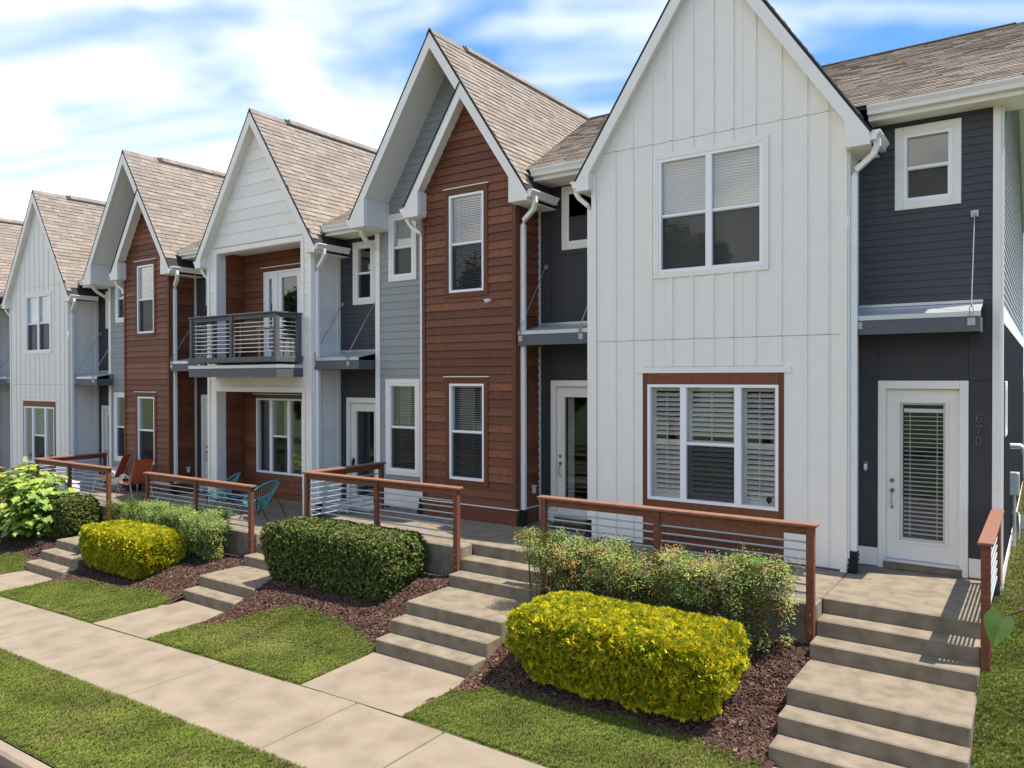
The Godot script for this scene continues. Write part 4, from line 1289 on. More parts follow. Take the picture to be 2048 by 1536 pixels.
	siding(sw, rect(0, 0, d, 6.2), [Rect2(-1, -1, 1.09, 20), Rect2(d - 0.1, -1, 2, 20)], 0.02, 6.15, 0.28, wl, 0.014)
	boards(sw, [[0.003, 0, 0.088, 6.1], [d - 0.098, 0, d - 0.004, 6.1]], rect(0, 0, d, 6.2), [], 0.03, "corner_board", WHITE)
	wall(h, "side_wall", Vector3(x0, 0, zd), -PI / 2, rect(0, 0, d - 0.2, 6.2), [], "white_panel", 0.1)
	gable(h, xc, half, ye, ya, -11.37, z, z, x0, x1, shown, shift)
	var zf := -11.37
	for e in [[xc + half, 1.0], [xc - half, -1.0]]:
		bar(h, "eave_return", Vector3(minf(e[0], e[0] - e[1] * 0.30), ye - 0.232, -12.45), Vector3(maxf(e[0], e[0] - e[1] * 0.30), ye - 0.214, z - 0.002), WHITE)
		gutter(h, Vector3(e[0] + e[1] * 0.002, ye - 0.04, zf - 0.01), Vector3(e[0] + e[1] * 0.002, ye - 0.04, -12.35), Vector3(e[1], 0, 0))
	downspout(h, [Vector3(xc + half + 0.06, ye - 0.14, -11.60), Vector3(xc + half + 0.06, ye - 0.26, -11.61), Vector3(xc + half, ye - 0.36, -11.63), Vector3(x1 + 0.11, ye - 0.52, -11.66), Vector3(x1 + 0.072, ye - 0.64, -11.67), Vector3(x1 + 0.072, 0.28, -11.67)])
	downspout(h, [Vector3(xc - half - 0.06, ye - 0.14, -11.60), Vector3(xc - half - 0.06, ye - 0.26, -11.61), Vector3(xc - half, ye - 0.36, -11.63), Vector3(x0 - 0.11, ye - 0.46, -11.66), Vector3(x0 - 0.072, ye - 0.56, -11.67), Vector3(x0 - 0.072, 0.28, -11.67)])
	main_roof(h, x0, -12.13, xc + 0.1, false, -13.46)
	if full:
		entrance(h, x1, -12.15, zd, -13.38, true, "none", true, [-13.05, 4.95, 0.50, 1.22])
	else:
		wall(h, "entrance_wall", Vector3(x1, 0, zd), 0.0, rect(0, 0, 1.47, 6.48), [], "dark_panel")
	canopy(h, -13.62, -12.17, zd, [[-13.58, -13.50, 4.87], [-12.50, -12.42, 4.87]])
	shell(h, x0, -12.13)
	return h

# ------------------------------------------------------------------ ground
const SLOPE := 0.034
func street_y(x: float) -> float:                 # level of the pavement, falling to the left
	var t := minf(x + 6.5, 0.0)
	return -1.13 + SLOPE * t - 0.03 * smoothstep(-6.5, 0.0, x) * 0.0

func bed_top(x: float) -> float:                  # level of the beds against the porch wall
	return lerpf(-0.92, -0.52, smoothstep(-12.2, -10.9, x)) - 0.40 * (1.0 - smoothstep(-24.0, -22.4, x))

func ground_y(x: float, z: float) -> float:
	var s := street_y(x)
	if z > -6.45:
		return s
	var top := bed_top(x)
	if x > -0.6:
		top = -0.42
	var y := lerpf(s, top, smoothstep(-7.3, -9.7, z))
	if x > -0.6 and z < -9.7:
		y = lerpf(-0.42, -0.13, smoothstep(-9.7, -12.0, z)) + 0.02 * maxf(0.0, -12.0 - z)
	return y

var lawn_edges := [
	[[-6.05, -7.25], [-5.75, -7.58], [-5.1, -7.66], [-4.05, -7.74], [-3.16, -7.72], [-2.28, -7.60]],
	[[-11.45, -7.2], [-11.05, -7.50], [-10.72, -7.92], [-10.30, -8.2], [-9.45, -8.23], [-8.85, -8.13], [-8.37, -8.02], [-7.8, -7.80]],
	[[-17.05, -7.30], [-16.7, -7.60], [-16.24, -7.80], [-15.54, -7.84], [-14.74, -7.80], [-14.15, -8.02], [-13.5, -7.98], [-13.1, -7.86]],
	[[-24.5, -7.9], [-20.3, -8.1], [-19.6, -8.15], [-18.75, -7.8]]]

var stair_x := [[-2.28, -0.57], [-7.80, -6.05], [-13.10, -11.45], [-18.75, -17.05]]

func on_lawn(x: float, z: float) -> bool:
	if x > -0.57:
		return true
	for e in lawn_edges:
		if x >= e[0][0] and x <= e[-1][0]:
			for i in e.size() - 1:
				if x <= e[i + 1][0]:
					var k: float = (x - e[i][0]) / (e[i + 1][0] - e[i][0])
					return z > lerpf(e[i][1], e[i + 1][1], k) + 0.03 * sin(x * 17.0) + 0.02 * sin(x * 41.0 + 1.0)
	return false

func on_path(x: float, z: float, margin := 0.0) -> bool:
	for s in stair_x:
		if x > s[0] - margin and x < s[1] + margin and z > -10.1:
			return true
	return false

func yard() -> void:
	var lawn := MB.new()
	var bed := MB.new()
	var step := 0.1
	var nz := 36
	for ix in range(-250, 30):
		for iz in nz:
			var x := ix * step
			var z := -6.4 - iz * 3.36 / nz
			var z2 := -6.4 - (iz + 1) * 3.36 / nz
			if x > 2.9:
				continue
			if on_path(x + step / 2, (z + z2) / 2, -0.08):
				continue
			var l := on_lawn(x + step / 2, (z + z2) / 2)
			var b: MB = lawn if l else bed
			var bumps := 0.0 if l else 0.018
			var p := []
			for c in [[x, z], [x + step, z], [x + step, z2], [x, z2]]:
				p.append(Vector3(c[0], ground_y(c[0], c[1]) - 0.012 + bumps * sin(c[0] * 9.0 + c[1] * 5.0) * sin(c[1] * 11.0 - c[0] * 3.0), c[1]))
			b.quad_out(p[0], p[1], p[2], p[3], p[0] - Vector3(0, 5, 0))
	# side lawn beyond the last house
	for ix in 24:
		for iz in 60:
			var x := -0.62 + ix * 0.5
			var z := -9.76 - iz * 0.5
			var p := []
			for c in [[x, z], [x + 0.5, z], [x + 0.5, z - 0.5], [x, z - 0.5]]:
				p.append(Vector3(c[0], ground_y(c[0], c[1]) - 0.012, c[1]))
			lawn.quad_out(p[0], p[1], p[2], p[3], p[0] - Vector3(0, 5, 0))
	# verge between pavement and kerb
	for ix in range(-60, 20):
		var x := ix * 0.5
		lawn.quad_out(Vector3(x, street_y(x) - 0.012, -4.95), Vector3(x + 0.5, street_y(x + 0.5) - 0.012, -4.95), Vector3(x + 0.5, street_y(x + 0.5) - 0.012, -3.65), Vector3(x, street_y(x) - 0.012, -3.65), Vector3(x, -9, -4))
	var lo := mi(self, "lawn", lawn.mesh(), "soil")
	structure(lo)
	var mo := mi(self, "mulch_bed", bed.mesh(), "mulch")
	structure(mo)

func pavement() -> void:
	var base := MB.new()
	for ix in range(-60, 20):
		var x := ix * 0.5
		base.quad_out(Vector3(x, street_y(x) - 0.05, -6.42), Vector3(x + 0.5, street_y(x + 0.5) - 0.05, -6.42), Vector3(x + 0.5, street_y(x + 0.5) - 0.05, -4.93), Vector3(x, street_y(x) - 0.05, -4.93), Vector3(x, -9, -5))
	var walk := mi(self, "pavement", base.mesh(), "mulch")
	structure(walk)
	var sl := cbox(1.337, 0.11, 1.45, 0.014)
	for k in range(-2, 16):
		var xa := -5.40 - 1.355 * k
		var xm := xa - 0.6775
		var ang := atan2(street_y(xa) - street_y(xa - 1.355), 1.355)
		mi(walk, "slab", sl, "sidewalk_concrete", Vector3(xm, (street_y(xa) + street_y(xa - 1.355)) / 2 - 0.055 + 0.003 * sin(k * 2.3), -5.675), Vector3(0, 0, ang))
	for i in 4:
		var s: Array = stair_x[i]
		var bot: float = [-1.14, -1.14, -1.35, -1.54][i]
		var xm: float = (s[0] + s[1]) / 2
		var y1 := street_y(xm)
		var m := MB.new()
		var zb: float = -8.06 if i == 2 else -7.74
		var a := Vector3(s[0], bot, zb)
		var b := Vector3(s[1], bot, zb)
		var c := Vector3(s[1], street_y(s[1]) + 0.002, -6.412)
		var d := Vector3(s[0], street_y(s[0]) + 0.002, -6.412)
		slab(m, a, b, c, d, Vector3(0, -0.1, 0))
		structure(mi(self, "path", m.mesh(), "sidewalk_concrete"))
	# kerb, gutter pan and road
	var kerb := Node3D.new()
	var km := MB.new()
	km.box(Vector3(-30, -3, -3.62), Vector3(10, -2.6, -3.5))
	var ko := mi(self, "kerb", km.mesh(), "wall_concrete")
	structure(ko)
	kerb.free()
	for k in 14:
		var xa := 4.0 - k * 2.4
		var ang := atan2(street_y(xa) - street_y(xa - 2.4), 2.4)
		var ym := (street_y(xa) + street_y(xa - 2.4)) / 2
		mi(ko, "kerb_stone", cbox(2.39, 0.32, 0.16, 0.03), "sidewalk_concrete", Vector3(xa - 1.2, ym - 0.155, -3.565), Vector3(0, 0, ang))
		mi(ko, "gutter_pan", cbox(2.39, 0.15, 0.45, 0.01), "wall_concrete", Vector3(xa - 1.2, ym - 0.225, -3.258), Vector3(0, 0, ang))
	var rd := MB.new()
	for ix in range(-60, 40):
		var x := ix * 1.0
		rd.quad_out(Vector3(x, street_y(x) - 0.16, -3.04), Vector3(x + 1, street_y(x + 1) - 0.16, -3.04), Vector3(x + 1, street_y(x + 1) - 0.16, 4.6), Vector3(x, street_y(x) - 0.16, 4.6), Vector3(x, -9, 0))
	structure(mi(self, "road", rd.mesh(), "asphalt"))
	var gd := MB.new()
	gd.quad_out(Vector3(-400, -3.4, -400), Vector3(400, -3.4, -400), Vector3(400, -3.4, 400), Vector3(-400, -3.4, 400), Vector3(0, -9, 0))
	for ix in range(-36, 20):
		var x := ix * 2.0
		gd.quad_out(Vector3(x, street_y(x) - 0.05, 4.6), Vector3(x + 2, street_y(x + 2) - 0.05, 4.6), Vector3(x + 2, street_y(x + 2) + 0.6, 60), Vector3(x, street_y(x) + 0.6, 60), Vector3(x, -9, 20))
	structure(mi(self, "ground", gd.mesh(), "meadow"))

func porch(called_label: String, x0: float, x1: float, y: float, notches: Array) -> void:
	var p := thing("porch", Vector3((x0 + x1) / 2, y, -9.68), called_label, "porch")
	B0 = Vector3((x0 + x1) / 2, y, -9.68)
	var cuts := [x0]
	for n in notches:
		cuts.append(n[0])
	cuts.append(x1)
	cuts.sort()
	for i in cuts.size() - 1:
		bar(p, "floor_slab", Vector3(cuts[i] + 0.004, y - 0.12, -12.45), Vector3(cuts[i + 1] - 0.004, y, -10.008), "concrete", 0.01)
	# front wall pieces between the stairs
	var xs := [x0]
	for n in notches:
		xs.append(n[0])
		xs.append(n[1])
	xs.append(x1)
	xs.sort()
	for i in range(0, xs.size() - 1, 2):
		if xs[i + 1] - xs[i] > 0.05:
			bar(p, "front_wall", Vector3(xs[i], y - 1.6, -9.996), Vector3(xs[i + 1], y, -9.68), "wall_concrete", 0.025)
	bar(p, "foundation", Vector3(x0 + 0.05, y - 1.6, -12.3), Vector3(x1 - 0.05, y - 0.13, -10.05), "wall_concrete", 0.01)

func stairs(label: String, s: Array, y: float, risers: int) -> void:
	var rise := 0.19
	var st := thing("stairs", Vector3((s[0] + s[1]) / 2, y - rise * risers, -8.8), label, "stairs", "concrete entrance stairs")
	B0 = st.position
	var fronts := [-10.0, -9.68, -9.36, -8.38, -8.05, -7.73]
	var z := -9.996
	for k in range(1, risers):
		var zf: float = fronts[k]
		if risers == 5 and k == 4:
			zf = -8.05
		bar(st, "landing" if k == 3 else "step", Vector3(s[0] + 0.002 * (k % 2), y - 2.2, z + 0.002), Vector3(s[1] - 0.002 * (k % 2), y - rise * k, zf), "concrete", 0.014)
		z = zf
	# topmost riser under the porch edge
	bar(st, "step", Vector3(s[0] + 0.004, y - 1.4, -10.3), Vector3(s[1] - 0.004, y - 0.001, -10.0), "concrete", 0.012)

func railing(label: String, xa: float, xb: float, mids: Array, y: float, back := 0.0) -> void:
	var z := -9.635
	var r := thing("porch_railing", Vector3((xa + xb) / 2, y, z), label, "railing", "timber and pipe porch railings")
	B0 = r.position
	var posts := [xa, xb]
	posts.append_array(mids)
	for x in posts:
		var low := y - 0.43
		bar(r, "post", Vector3(x - 0.046, low, z - 0.043), Vector3(x + 0.046, y + 0.935, z + 0.045), "rail_wood", 0.006)
		for by in [-0.12, -0.33]:
			var bm := MB.new()
			lathe(bm, Vector3(x, y + by, z + 0.044) - B0, Vector3(0, 0, 1), [[0, 0.016], [0.006, 0.014], [0.008, 0.001]], 10)
			mi(r, "bolt", bm.mesh(), "galvanised")
	bar(r, "cap_rail", Vector3(xa - 0.085, y + 0.937, z - 0.075), Vector3(xb + 0.085, y + 0.977, z + 0.075), "rail_cap_wood", 0.008)
	var all := posts.duplicate()
	all.sort()
	for i in all.size() - 1:
		bar(r, "top_rail", Vector3(all[i] + 0.047, y + 0.835, z - 0.018), Vector3(all[i + 1] - 0.047, y + 0.934, z + 0.02), "rail_wood", 0.004)
	for k in 7:
		var t := MB.new()
		var yy := y + 0.125 + k * 0.103
		t.tube([Vector3(xa, yy, z) - B0, Vector3(xb, yy, z) - B0], 0.0125, 8)
		mi(r, "pipe", t.mesh(), "pipe_rail")
	if back < 0.0:
		var zb := back
		bar(r, "post", Vector3(xa - 0.046, y, zb - 0.045), Vector3(xa + 0.046, y + 0.935, zb + 0.045), "rail_wood", 0.006)
		bar(r, "cap_rail", Vector3(xa - 0.075, y + 0.9375, zb - 0.08), Vector3(xa + 0.075, y + 0.9765, z - 0.077), "rail_cap_wood", 0.008)
		bar(r, "top_rail", Vector3(xa - 0.019, y + 0.835, zb + 0.047), Vector3(xa + 0.019, y + 0.934, z - 0.047), "rail_wood", 0.004)
		for k in 7:
			var t2 := MB.new()
			var yy := y + 0.125 + k * 0.103
			t2.tube([Vector3(xa, yy, z - 0.04) - B0, Vector3(xa, yy, zb + 0.045) - B0], 0.0125, 8)
			mi(r, "pipe", t2.mesh(), "pipe_rail")

func side_railing() -> void:
	var x := -0.525
	var r := thing("side_railing", Vector3(x, 0, -10.8), "timber railing beside the house number with its pipes running back to the wall", "railing")
	B0 = r.position
	for e in [[-9.66, -0.62], [-11.9, 0.0]]:
		bar(r, "post", Vector3(x - 0.046, e[1], e[0] - 0.045), Vector3(x + 0.046, 0.935, e[0] + 0.045), "rail_wood", 0.006)
	bar(r, "cap_rail", Vector3(x - 0.075, 0.937, -12.08), Vector3(x + 0.075, 0.977, -9.57), "rail_cap_wood", 0.008)
	bar(r, "top_rail", Vector3(x - 0.019, 0.835, -11.854), Vector3(x + 0.019, 0.934, -9.706), "rail_wood", 0.004)
	for k in 7:
		var t := MB.new()
		var yy := 0.125 + k * 0.103
		t.tube([Vector3(x, yy, -9.70) - B0, Vector3(x, yy, -11.86) - B0], 0.0125, 8)
		mi(r, "pipe", t.mesh(), "galvanised")

# ------------------------------------------------------------------ plants
func leaf(m: MB, p: Vector3, dir: Vector3, nrm: Vector3, ln: float, wd: float, fold := 0.15) -> void:
	var s := dir.cross(nrm).normalized() * wd / 2
	var a := p + dir * ln * 0.45 + s + nrm * fold * wd
	var b := p + dir * ln * 0.45 - s + nrm * fold * wd
	var t := p + dir * ln
	m.tri(p, a, t)
	m.tri(p, t, b)

func sprig(kind: String, sd: int) -> ArrayMesh:
	var g := RandomNumberGenerator.new()
	g.seed = sd
	var m := MB.new()
	match kind:
		"feather":                      # flat conifer spray
			for k in 11:
				var a := (k - 5) * 0.25 + g.randf_range(-0.1, 0.1)
				var d := Vector3(sin(a), cos(a) * 0.95, g.randf_range(-0.3, 0.3)).normalized()
				leaf(m, Vector3(sin(a) * 0.008, g.randf_range(-0.01, 0.012), 0), d, Vector3(g.randf_range(-0.4, 0.4), 0, 1).normalized(), g.randf_range(0.035, 0.062), 0.011, 0.3)
		"box":
			for k in 9:
				var a := k * 2.4
				var up := g.randf_range(0.1, 0.9)
				var d := Vector3(cos(a), up, sin(a)).normalized()
				leaf(m, Vector3(0, k * 0.004, 0), d, Vector3(-cos(a) * up, 1, -sin(a) * up).normalized(), g.randf_range(0.028, 0.042), 0.020, 0.2)
		"nandina":
			for k in 13:
				var a := k * 2.4 + g.randf()
				var d := Vector3(cos(a), g.randf_range(-0.35, 0.35), sin(a)).normalized()
				leaf(m, d * 0.03 + Vector3(0, k * 0.008 - 0.05, 0), d, Vector3(g.randf_range(-0.5, 0.5), 1, g.randf_range(-0.5, 0.5)).normalized(), g.randf_range(0.04, 0.065), 0.015, 0.1)
		"tuft":
			for k in 8:
				var a := g.randf() * TAU
				var r := g.randf() * 0.018
				var ln := g.randf_range(0.032, 0.06)
				var o := Vector3(cos(a) * r, 0, sin(a) * r)
				var lean := Vector3(cos(a + g.randf_range(-1, 1)), 0, sin(a + g.randf_range(-1, 1))) * g.randf_range(0.2, 1.0)
				var side := Vector3(-sin(a), 0, cos(a)) * 0.0024
				var mid := o + Vector3(0, ln * 0.6, 0) + lean * ln * 0.3
				var tip := o + Vector3(0, ln * 0.92, 0) + lean * ln * 0.8
				m.tri(o - side, o + side, mid + side)
				m.tri(o - side, mid + side, mid - side)
				m.tri(mid - side, mid + side, tip)
		"chip":
			for k in 2:
				var o := Vector3(g.randf_range(-0.02, 0.02), 0, g.randf_range(-0.02, 0.02))
				var a := g.randf() * TAU
				var d := Vector3(cos(a), g.randf_range(-0.2, 0.3), sin(a)).normalized() * g.randf_range(0.012, 0.028)
				var s := Vector3(-sin(a), g.randf_range(-0.3, 0.3), cos(a)) * g.randf_range(0.004, 0.008)
				var u := Vector3(0, 0.005, 0)
				m.quad_out(o - d - s + u, o + d - s + u, o + d + s + u, o - d + s + u, o - u)
				m.quad_out(o - d - s - u, o - d + s - u, o - d + s + u, o - d - s + u, o)
				m.quad_out(o - d + s - u, o + d + s - u, o + d + s + u, o - d + s + u, o)
				m.quad_out(o + d - s - u, o + d + s - u, o + d + s + u, o + d - s + u, o)
		"clump":                        # leaf clump for trees seen only as reflections
			for k in 9:
				var d := Vector3(g.randf_range(-1, 1), g.randf_range(-0.6, 0.8), g.randf_range(-1, 1)).normalized()
				leaf(m, d * g.randf_range(0.0, 0.18), Vector3(g.randf_range(-1, 1), g.randf_range(-0.6, 0.6), g.randf_range(-1, 1)).normalized(), d, g.randf_range(0.16, 0.26), 0.15, 0.1)
	return m.mesh()

func scatter(parent: Node, called: String, mesh: Mesh, material: String, xf: Array, colors: Array) -> MultiMeshInstance3D:
	var mm := MultiMesh.new()
	mm.transform_format = MultiMesh.TRANSFORM_3D
	mm.use_colors = true
	mm.mesh = mesh
	mm.instance_count = xf.size()
	for i in xf.size():
		mm.set_instance_transform(i, xf[i])
		mm.set_instance_color(i, colors[i])
	var o := MultiMeshInstance3D.new()
	o.name = called
	o.multimesh = mm
	o.material_override = M[material]
	parent.add_child(o, true)
	return o

func tilt(n: Vector3, spin: float, scale: float) -> Basis:        # y axis along n
	var a := n.cross(Vector3.UP if absf(n.y) < 0.95 else Vector3.RIGHT).normalized()
	return (Basis(a, n, a.cross(n)) * Basis(Vector3.UP, spin)).scaled(Vector3.ONE * scale)

func pick(list: Array) -> Color:
	var c: Color = list[rng.randi() % list.size()]
	var f := rng.randf_range(0.8, 1.2)
	return Color(c.r * f, c.g * f * rng.randf_range(0.94, 1.06), c.b * f)

# a clipped hedge: a rounded block of sprays over a dark core
func hedge(label: String, category: String, c: Vector3, half: Vector3, kind: String, material: String, colors: Array, count: int, power: float, foot := 0.86, deep := 0.10, lump := 0.045) -> Node3D:
	var base := Vector3(c.x, ground_y(c.x, c.z), c.z)
	var h := thing("hedge", base, label, category)
	var nz := FastNoiseLite.new()
	nz.seed = int(absf(c.x) * 100)
	nz.frequency = 1.3
	var surf := func(d: Vector3) -> Vector3:
		var r := pow(pow(absf(d.x), power) + pow(absf(d.y), power) + pow(absf(d.z), power), -1.0 / power)
		var p := d * r
		var k := lerpf(foot, 1.0, smoothstep(-1.0, 0.2, p.y))
		var f := 1.0 + lump * nz.get_noise_3dv(p * half * 2.5) * 2.0
		return Vector3(p.x * half.x * k, p.y * half.y, p.z * half.z * k) * f
	var xf := []
	var col := []
	var area := [half.y * half.z, half.x * half.z, half.x * half.y]
	var tot: float = area[0] + area[1] + area[2]
	for i in count:
		var pickf := rng.randf() * tot
		var ax := 0 if pickf < area[0] else (1 if pickf < area[0] + area[1] else 2)
		var d := Vector3(rng.randf_range(-1, 1), rng.randf_range(-1, 1), rng.randf_range(-1, 1))
		d[ax] = 1.0 if rng.randf() < 0.5 else -1.0
		if ax == 1 and d.y < 0 and rng.randf() < 0.7:
			d.y = 1.0
		var p: Vector3 = surf.call(d)
		var e := 0.05
		var t1 := Vector3(d.y, d.z, d.x)
		var n := Vector3(p.x / pow(half.x, 2), p.y / pow(half.y, 2), p.z / pow(half.z, 2))
		n = Vector3(signf(n.x) * pow(absf(d.x), power - 1) / half.x, signf(n.y) * pow(absf(d.y), power - 1) / half.y, signf(n.z) * pow(absf(d.z), power - 1) / half.z).normalized()
		var q := rng.randf()
		p -= n * deep * q
		n = (n + Vector3(rng.randf_range(-0.7, 0.7), rng.randf_range(-0.3, 0.8), rng.randf_range(-0.7, 0.7))).normalized()
		xf.append(Transform3D(tilt(n, rng.randf() * TAU, rng.randf_range(0.55, 1.0)), p + c - base))
		col.append(pick(colors))
	stuff(scatter(h, "foliage", sprig(kind, 3), material, xf, col))
	var core := MB.new()
	var nu := 40
	var nv := 20
	for i in nu:
		for j in nv:
			var q := []
			for e in [[i, j], [i + 1, j], [i + 1, j + 1], [i, j + 1]]:
				var th: float = TAU * e[0] / nu
				var ph: float = PI * (float(e[1]) / nv - 0.5)
				var dd := Vector3(cos(th) * cos(ph), sin(ph), sin(th) * cos(ph))
				dd = dd / maxf(absf(dd.x), maxf(absf(dd.y), absf(dd.z)))
				q.append((surf.call(dd) as Vector3) * Vector3(1.0 - 0.17 / half.x, 1.0 - 0.17 / half.y, 1.0 - 0.17 / half.z) + c - base)
			core.quad_out(q[0], q[1], q[2], q[3], c - base)
	mi(h, "branches", core.mesh(), "hedge_core")
	var st := MB.new()
	for k in int(half.x * 7):
		var x := rng.randf_range(-half.x, half.x) * 0.8
		var z := rng.randf_range(-half.z, half.z) * 0.6
		st.tube([Vector3(x, -0.1, z), Vector3(x + rng.randf_range(-0.08, 0.08), c.y - base.y, z + rng.randf_range(-0.08, 0.08))], 0.012, 5)
	mi(h, "stems", st.mesh(), "twig")
	return h

func nandina(label: String, at: Vector3, wide: float, tall: float, deep: float, count: int, colors: Array, group: String) -> void:
	var n := thing("nandina_shrub", at, label, "shrub", group)
	var st := MB.new()
	var tops := []
	for k in 16:
		var x := rng.randf_range(-0.55, 0.55) * wide
		var z := rng.randf_range(-0.4, 0.4) * deep
		var top := Vector3(x * 1.25 + rng.randf_range(-0.05, 0.05), tall * rng.randf_range(0.7, 0.96), z * 1.3)
		st.tube([Vector3(x, -0.06, z), Vector3(x, 0, z).lerp(top, 0.5) + Vector3(rng.randf_range(-0.03, 0.03), 0, rng.randf_range(-0.03, 0.03)), top], 0.008, 5, 0.004)
		tops.append([Vector3(x, 0, z), top])
		for b in 4:
			var p := Vector3(x, 0, z).lerp(top, rng.randf_range(0.45, 1.0))
			st.tube([p, p + Vector3(rng.randf_range(-0.14, 0.14), rng.randf_range(0.02, 0.12), rng.randf_range(-0.14, 0.14))], 0.003, 4)
	mi(n, "stems", st.mesh(), "twig")
	var xf := []
	var col := []
	for i in count:
		var e = tops[rng.randi() % tops.size()]
		var k := 1.0 - pow(rng.randf(), 1.6) * 0.46
		if rng.randf() < 0.12:
			k = rng.randf_range(0.08, 0.45)
		var p: Vector3 = e[0].lerp(e[1], k) + Vector3(rng.randf_range(-0.15, 0.15), rng.randf_range(-0.07, 0.07), rng.randf_range(-0.15, 0.15))
		p.y = minf(p.y, tall)
		xf.append(Transform3D(tilt((Vector3(p.x, 0.8, p.z) + Vector3(rng.randf_range(-0.6, 0.6), 0, rng.randf_range(-0.6, 0.6))).normalized(), rng.randf() * TAU, rng.randf_range(0.7, 1.2)), p))
		col.append(pick(colors))
	stuff(scatter(n, "foliage", sprig("nandina", 9), "leaf_matte", xf, col))

func lobed_leaf(sd: int) -> ArrayMesh:            # broad leaf with five pointed lobes, slightly cupped
	var g := RandomNumberGenerator.new()
	g.seed = sd
	var pts := [Vector2(0, 0), Vector2(0.22, -0.04), Vector2(0.42, 0.06), Vector2(0.40, 0.20), Vector2(0.56, 0.30), Vector2(0.60, 0.50), Vector2(0.42, 0.48), Vector2(0.32, 0.56), Vector2(0.36, 0.74), Vector2(0.20, 0.78), Vector2(0.10, 0.92), Vector2(0, 1.05)]
	var m := MB.new()
	for s in [-1.0, 1.0]:
		for i in pts.size() - 1:
			var a: Vector2 = pts[i]
			var b: Vector2 = pts[i + 1]
			var c := Vector2(0, 0.35)
			var f := func(q: Vector2) -> Vector3: return Vector3(q.x * s, 0.10 * absf(q.x) - 0.28 * q.y * q.y + 0.03 * sin(q.x * 9.0), q.y)
			var ca: Vector3 = f.call(a)
			m.tri_out(ca, f.call(b), f.call(c), Vector3(0, -5, 0))
	return m.mesh()

func hydrangea() -> void:
	var at := Vector3(-21.05, ground_y(-21.05, -8.75), -8.75)
	var h := thing("hydrangea_bush", at, "large bush with broad lobed lime green leaves beside the garden lamp", "bush")
	var st := MB.new()
	var meshes := [lobed_leaf(1), lobed_leaf(2)]
	var mats := []
	for k in 5:
		var f: Array = [Color(0.20, 0.31, 0.03), Color(0.16, 0.28, 0.03), Color(0.26, 0.35, 0.03), Color(0.13, 0.24, 0.035), Color(0.30, 0.37, 0.045)]
		var lm := StandardMaterial3D.new()
		lm.resource_name = "hydrangea_leaf"
		lm.albedo_color = srgb(f[k])
		lm.roughness = 0.5
		lm.cull_mode = BaseMaterial3D.CULL_DISABLED
		lm.backlight_enabled = true
		lm.backlight = Color(0.5, 0.5, 0.2)
		mats.append(lm)
	for k in 14:
		var a := k * 2.4
		var tip := Vector3(cos(a) * 0.85, rng.randf_range(0.9, 1.55), sin(a) * 0.5)
		st.tube([Vector3(cos(a) * 0.15, -0.05, sin(a) * 0.12), tip * Vector3(0.55, 0.55, 0.55), tip], 0.016, 6, 0.006)
	mi(h, "stems", st.mesh(), "twig")
	var n := 0
	while n < 290:
		var d := Vector3(rng.randf_range(-1, 1), rng.randf_range(-0.85, 1), rng.randf_range(-1, 1))
		if d.length() > 1.0 or d.length() < 0.2:
			continue
		d = d.normalized()
		var rr := rng.randf_range(0.72, 1.0)
		var p := Vector3(d.x * 1.60, 0.82 + d.y * 0.95, d.z * 0.80) * Vector3(rr, 1, rr)
		p.y = maxf(0.12, p.y * lerpf(0.9, 1.0, rr))
		var s := rng.randf_range(0.12, 0.21)
		var o := mi(h, "leaf", meshes[n % 2], mats[rng.randi() % 5])
		var out := Vector3(d.x, 0, d.z + 0.25).normalized()
		var up := (Vector3.UP + d * 0.55 + Vector3(rng.randf_range(-0.3, 0.3), 0, rng.randf_range(-0.3, 0.3))).normalized()
		var fw := (out - up * out.dot(up)).normalized().rotated(up, rng.randf_range(-0.9, 0.9))
		o.transform = Transform3D(Basis(up.cross(fw), up, fw).scaled(Vector3.ONE * s), p)
		n += 1
	var xf := []
	var col := []
	for i in 1000:
		var d := Vector3(rng.randf_range(-1, 1), rng.randf_range(-0.95, 1), rng.randf_range(-1, 1))
		d = d.normalized() * rng.randf_range(0.35, 0.92)
		var p := Vector3(d.x * 1.55, maxf(0.1, 0.80 + d.y * 0.92), d.z * 0.78)
		xf.append(Transform3D(tilt((Vector3.UP + d * 0.6 + Vector3(rng.randf_range(-0.4, 0.4), 0, rng.randf_range(-0.4, 0.4))).normalized(), rng.randf() * TAU, rng.randf_range(0.11, 0.19)), p))
		col.append(pick([Color(0.16, 0.28, 0.03), Color(0.13, 0.24, 0.035), Color(0.20, 0.31, 0.03)]))
	stuff(scatter(h, "inner_leaves", meshes[0], "leaf_matte", xf, col))
	# creamy buds on top
	for k in 3:
		var bm := MB.new()
		var p := Vector3(rng.randf_range(-0.9, 0.9), rng.randf_range(1.55, 1.78), rng.randf_range(-0.3, 0.4))
		for j in 14:
			leaf(bm, p + Vector3(0, j * 0.012, 0), Vector3(cos(j * 2.4), 0.8, sin(j * 2.4)).normalized(), Vector3(0, 1, 0.3).normalized(), 0.09, 0.035)
		mi(h, "flower_bud", bm.mesh(), "bud")

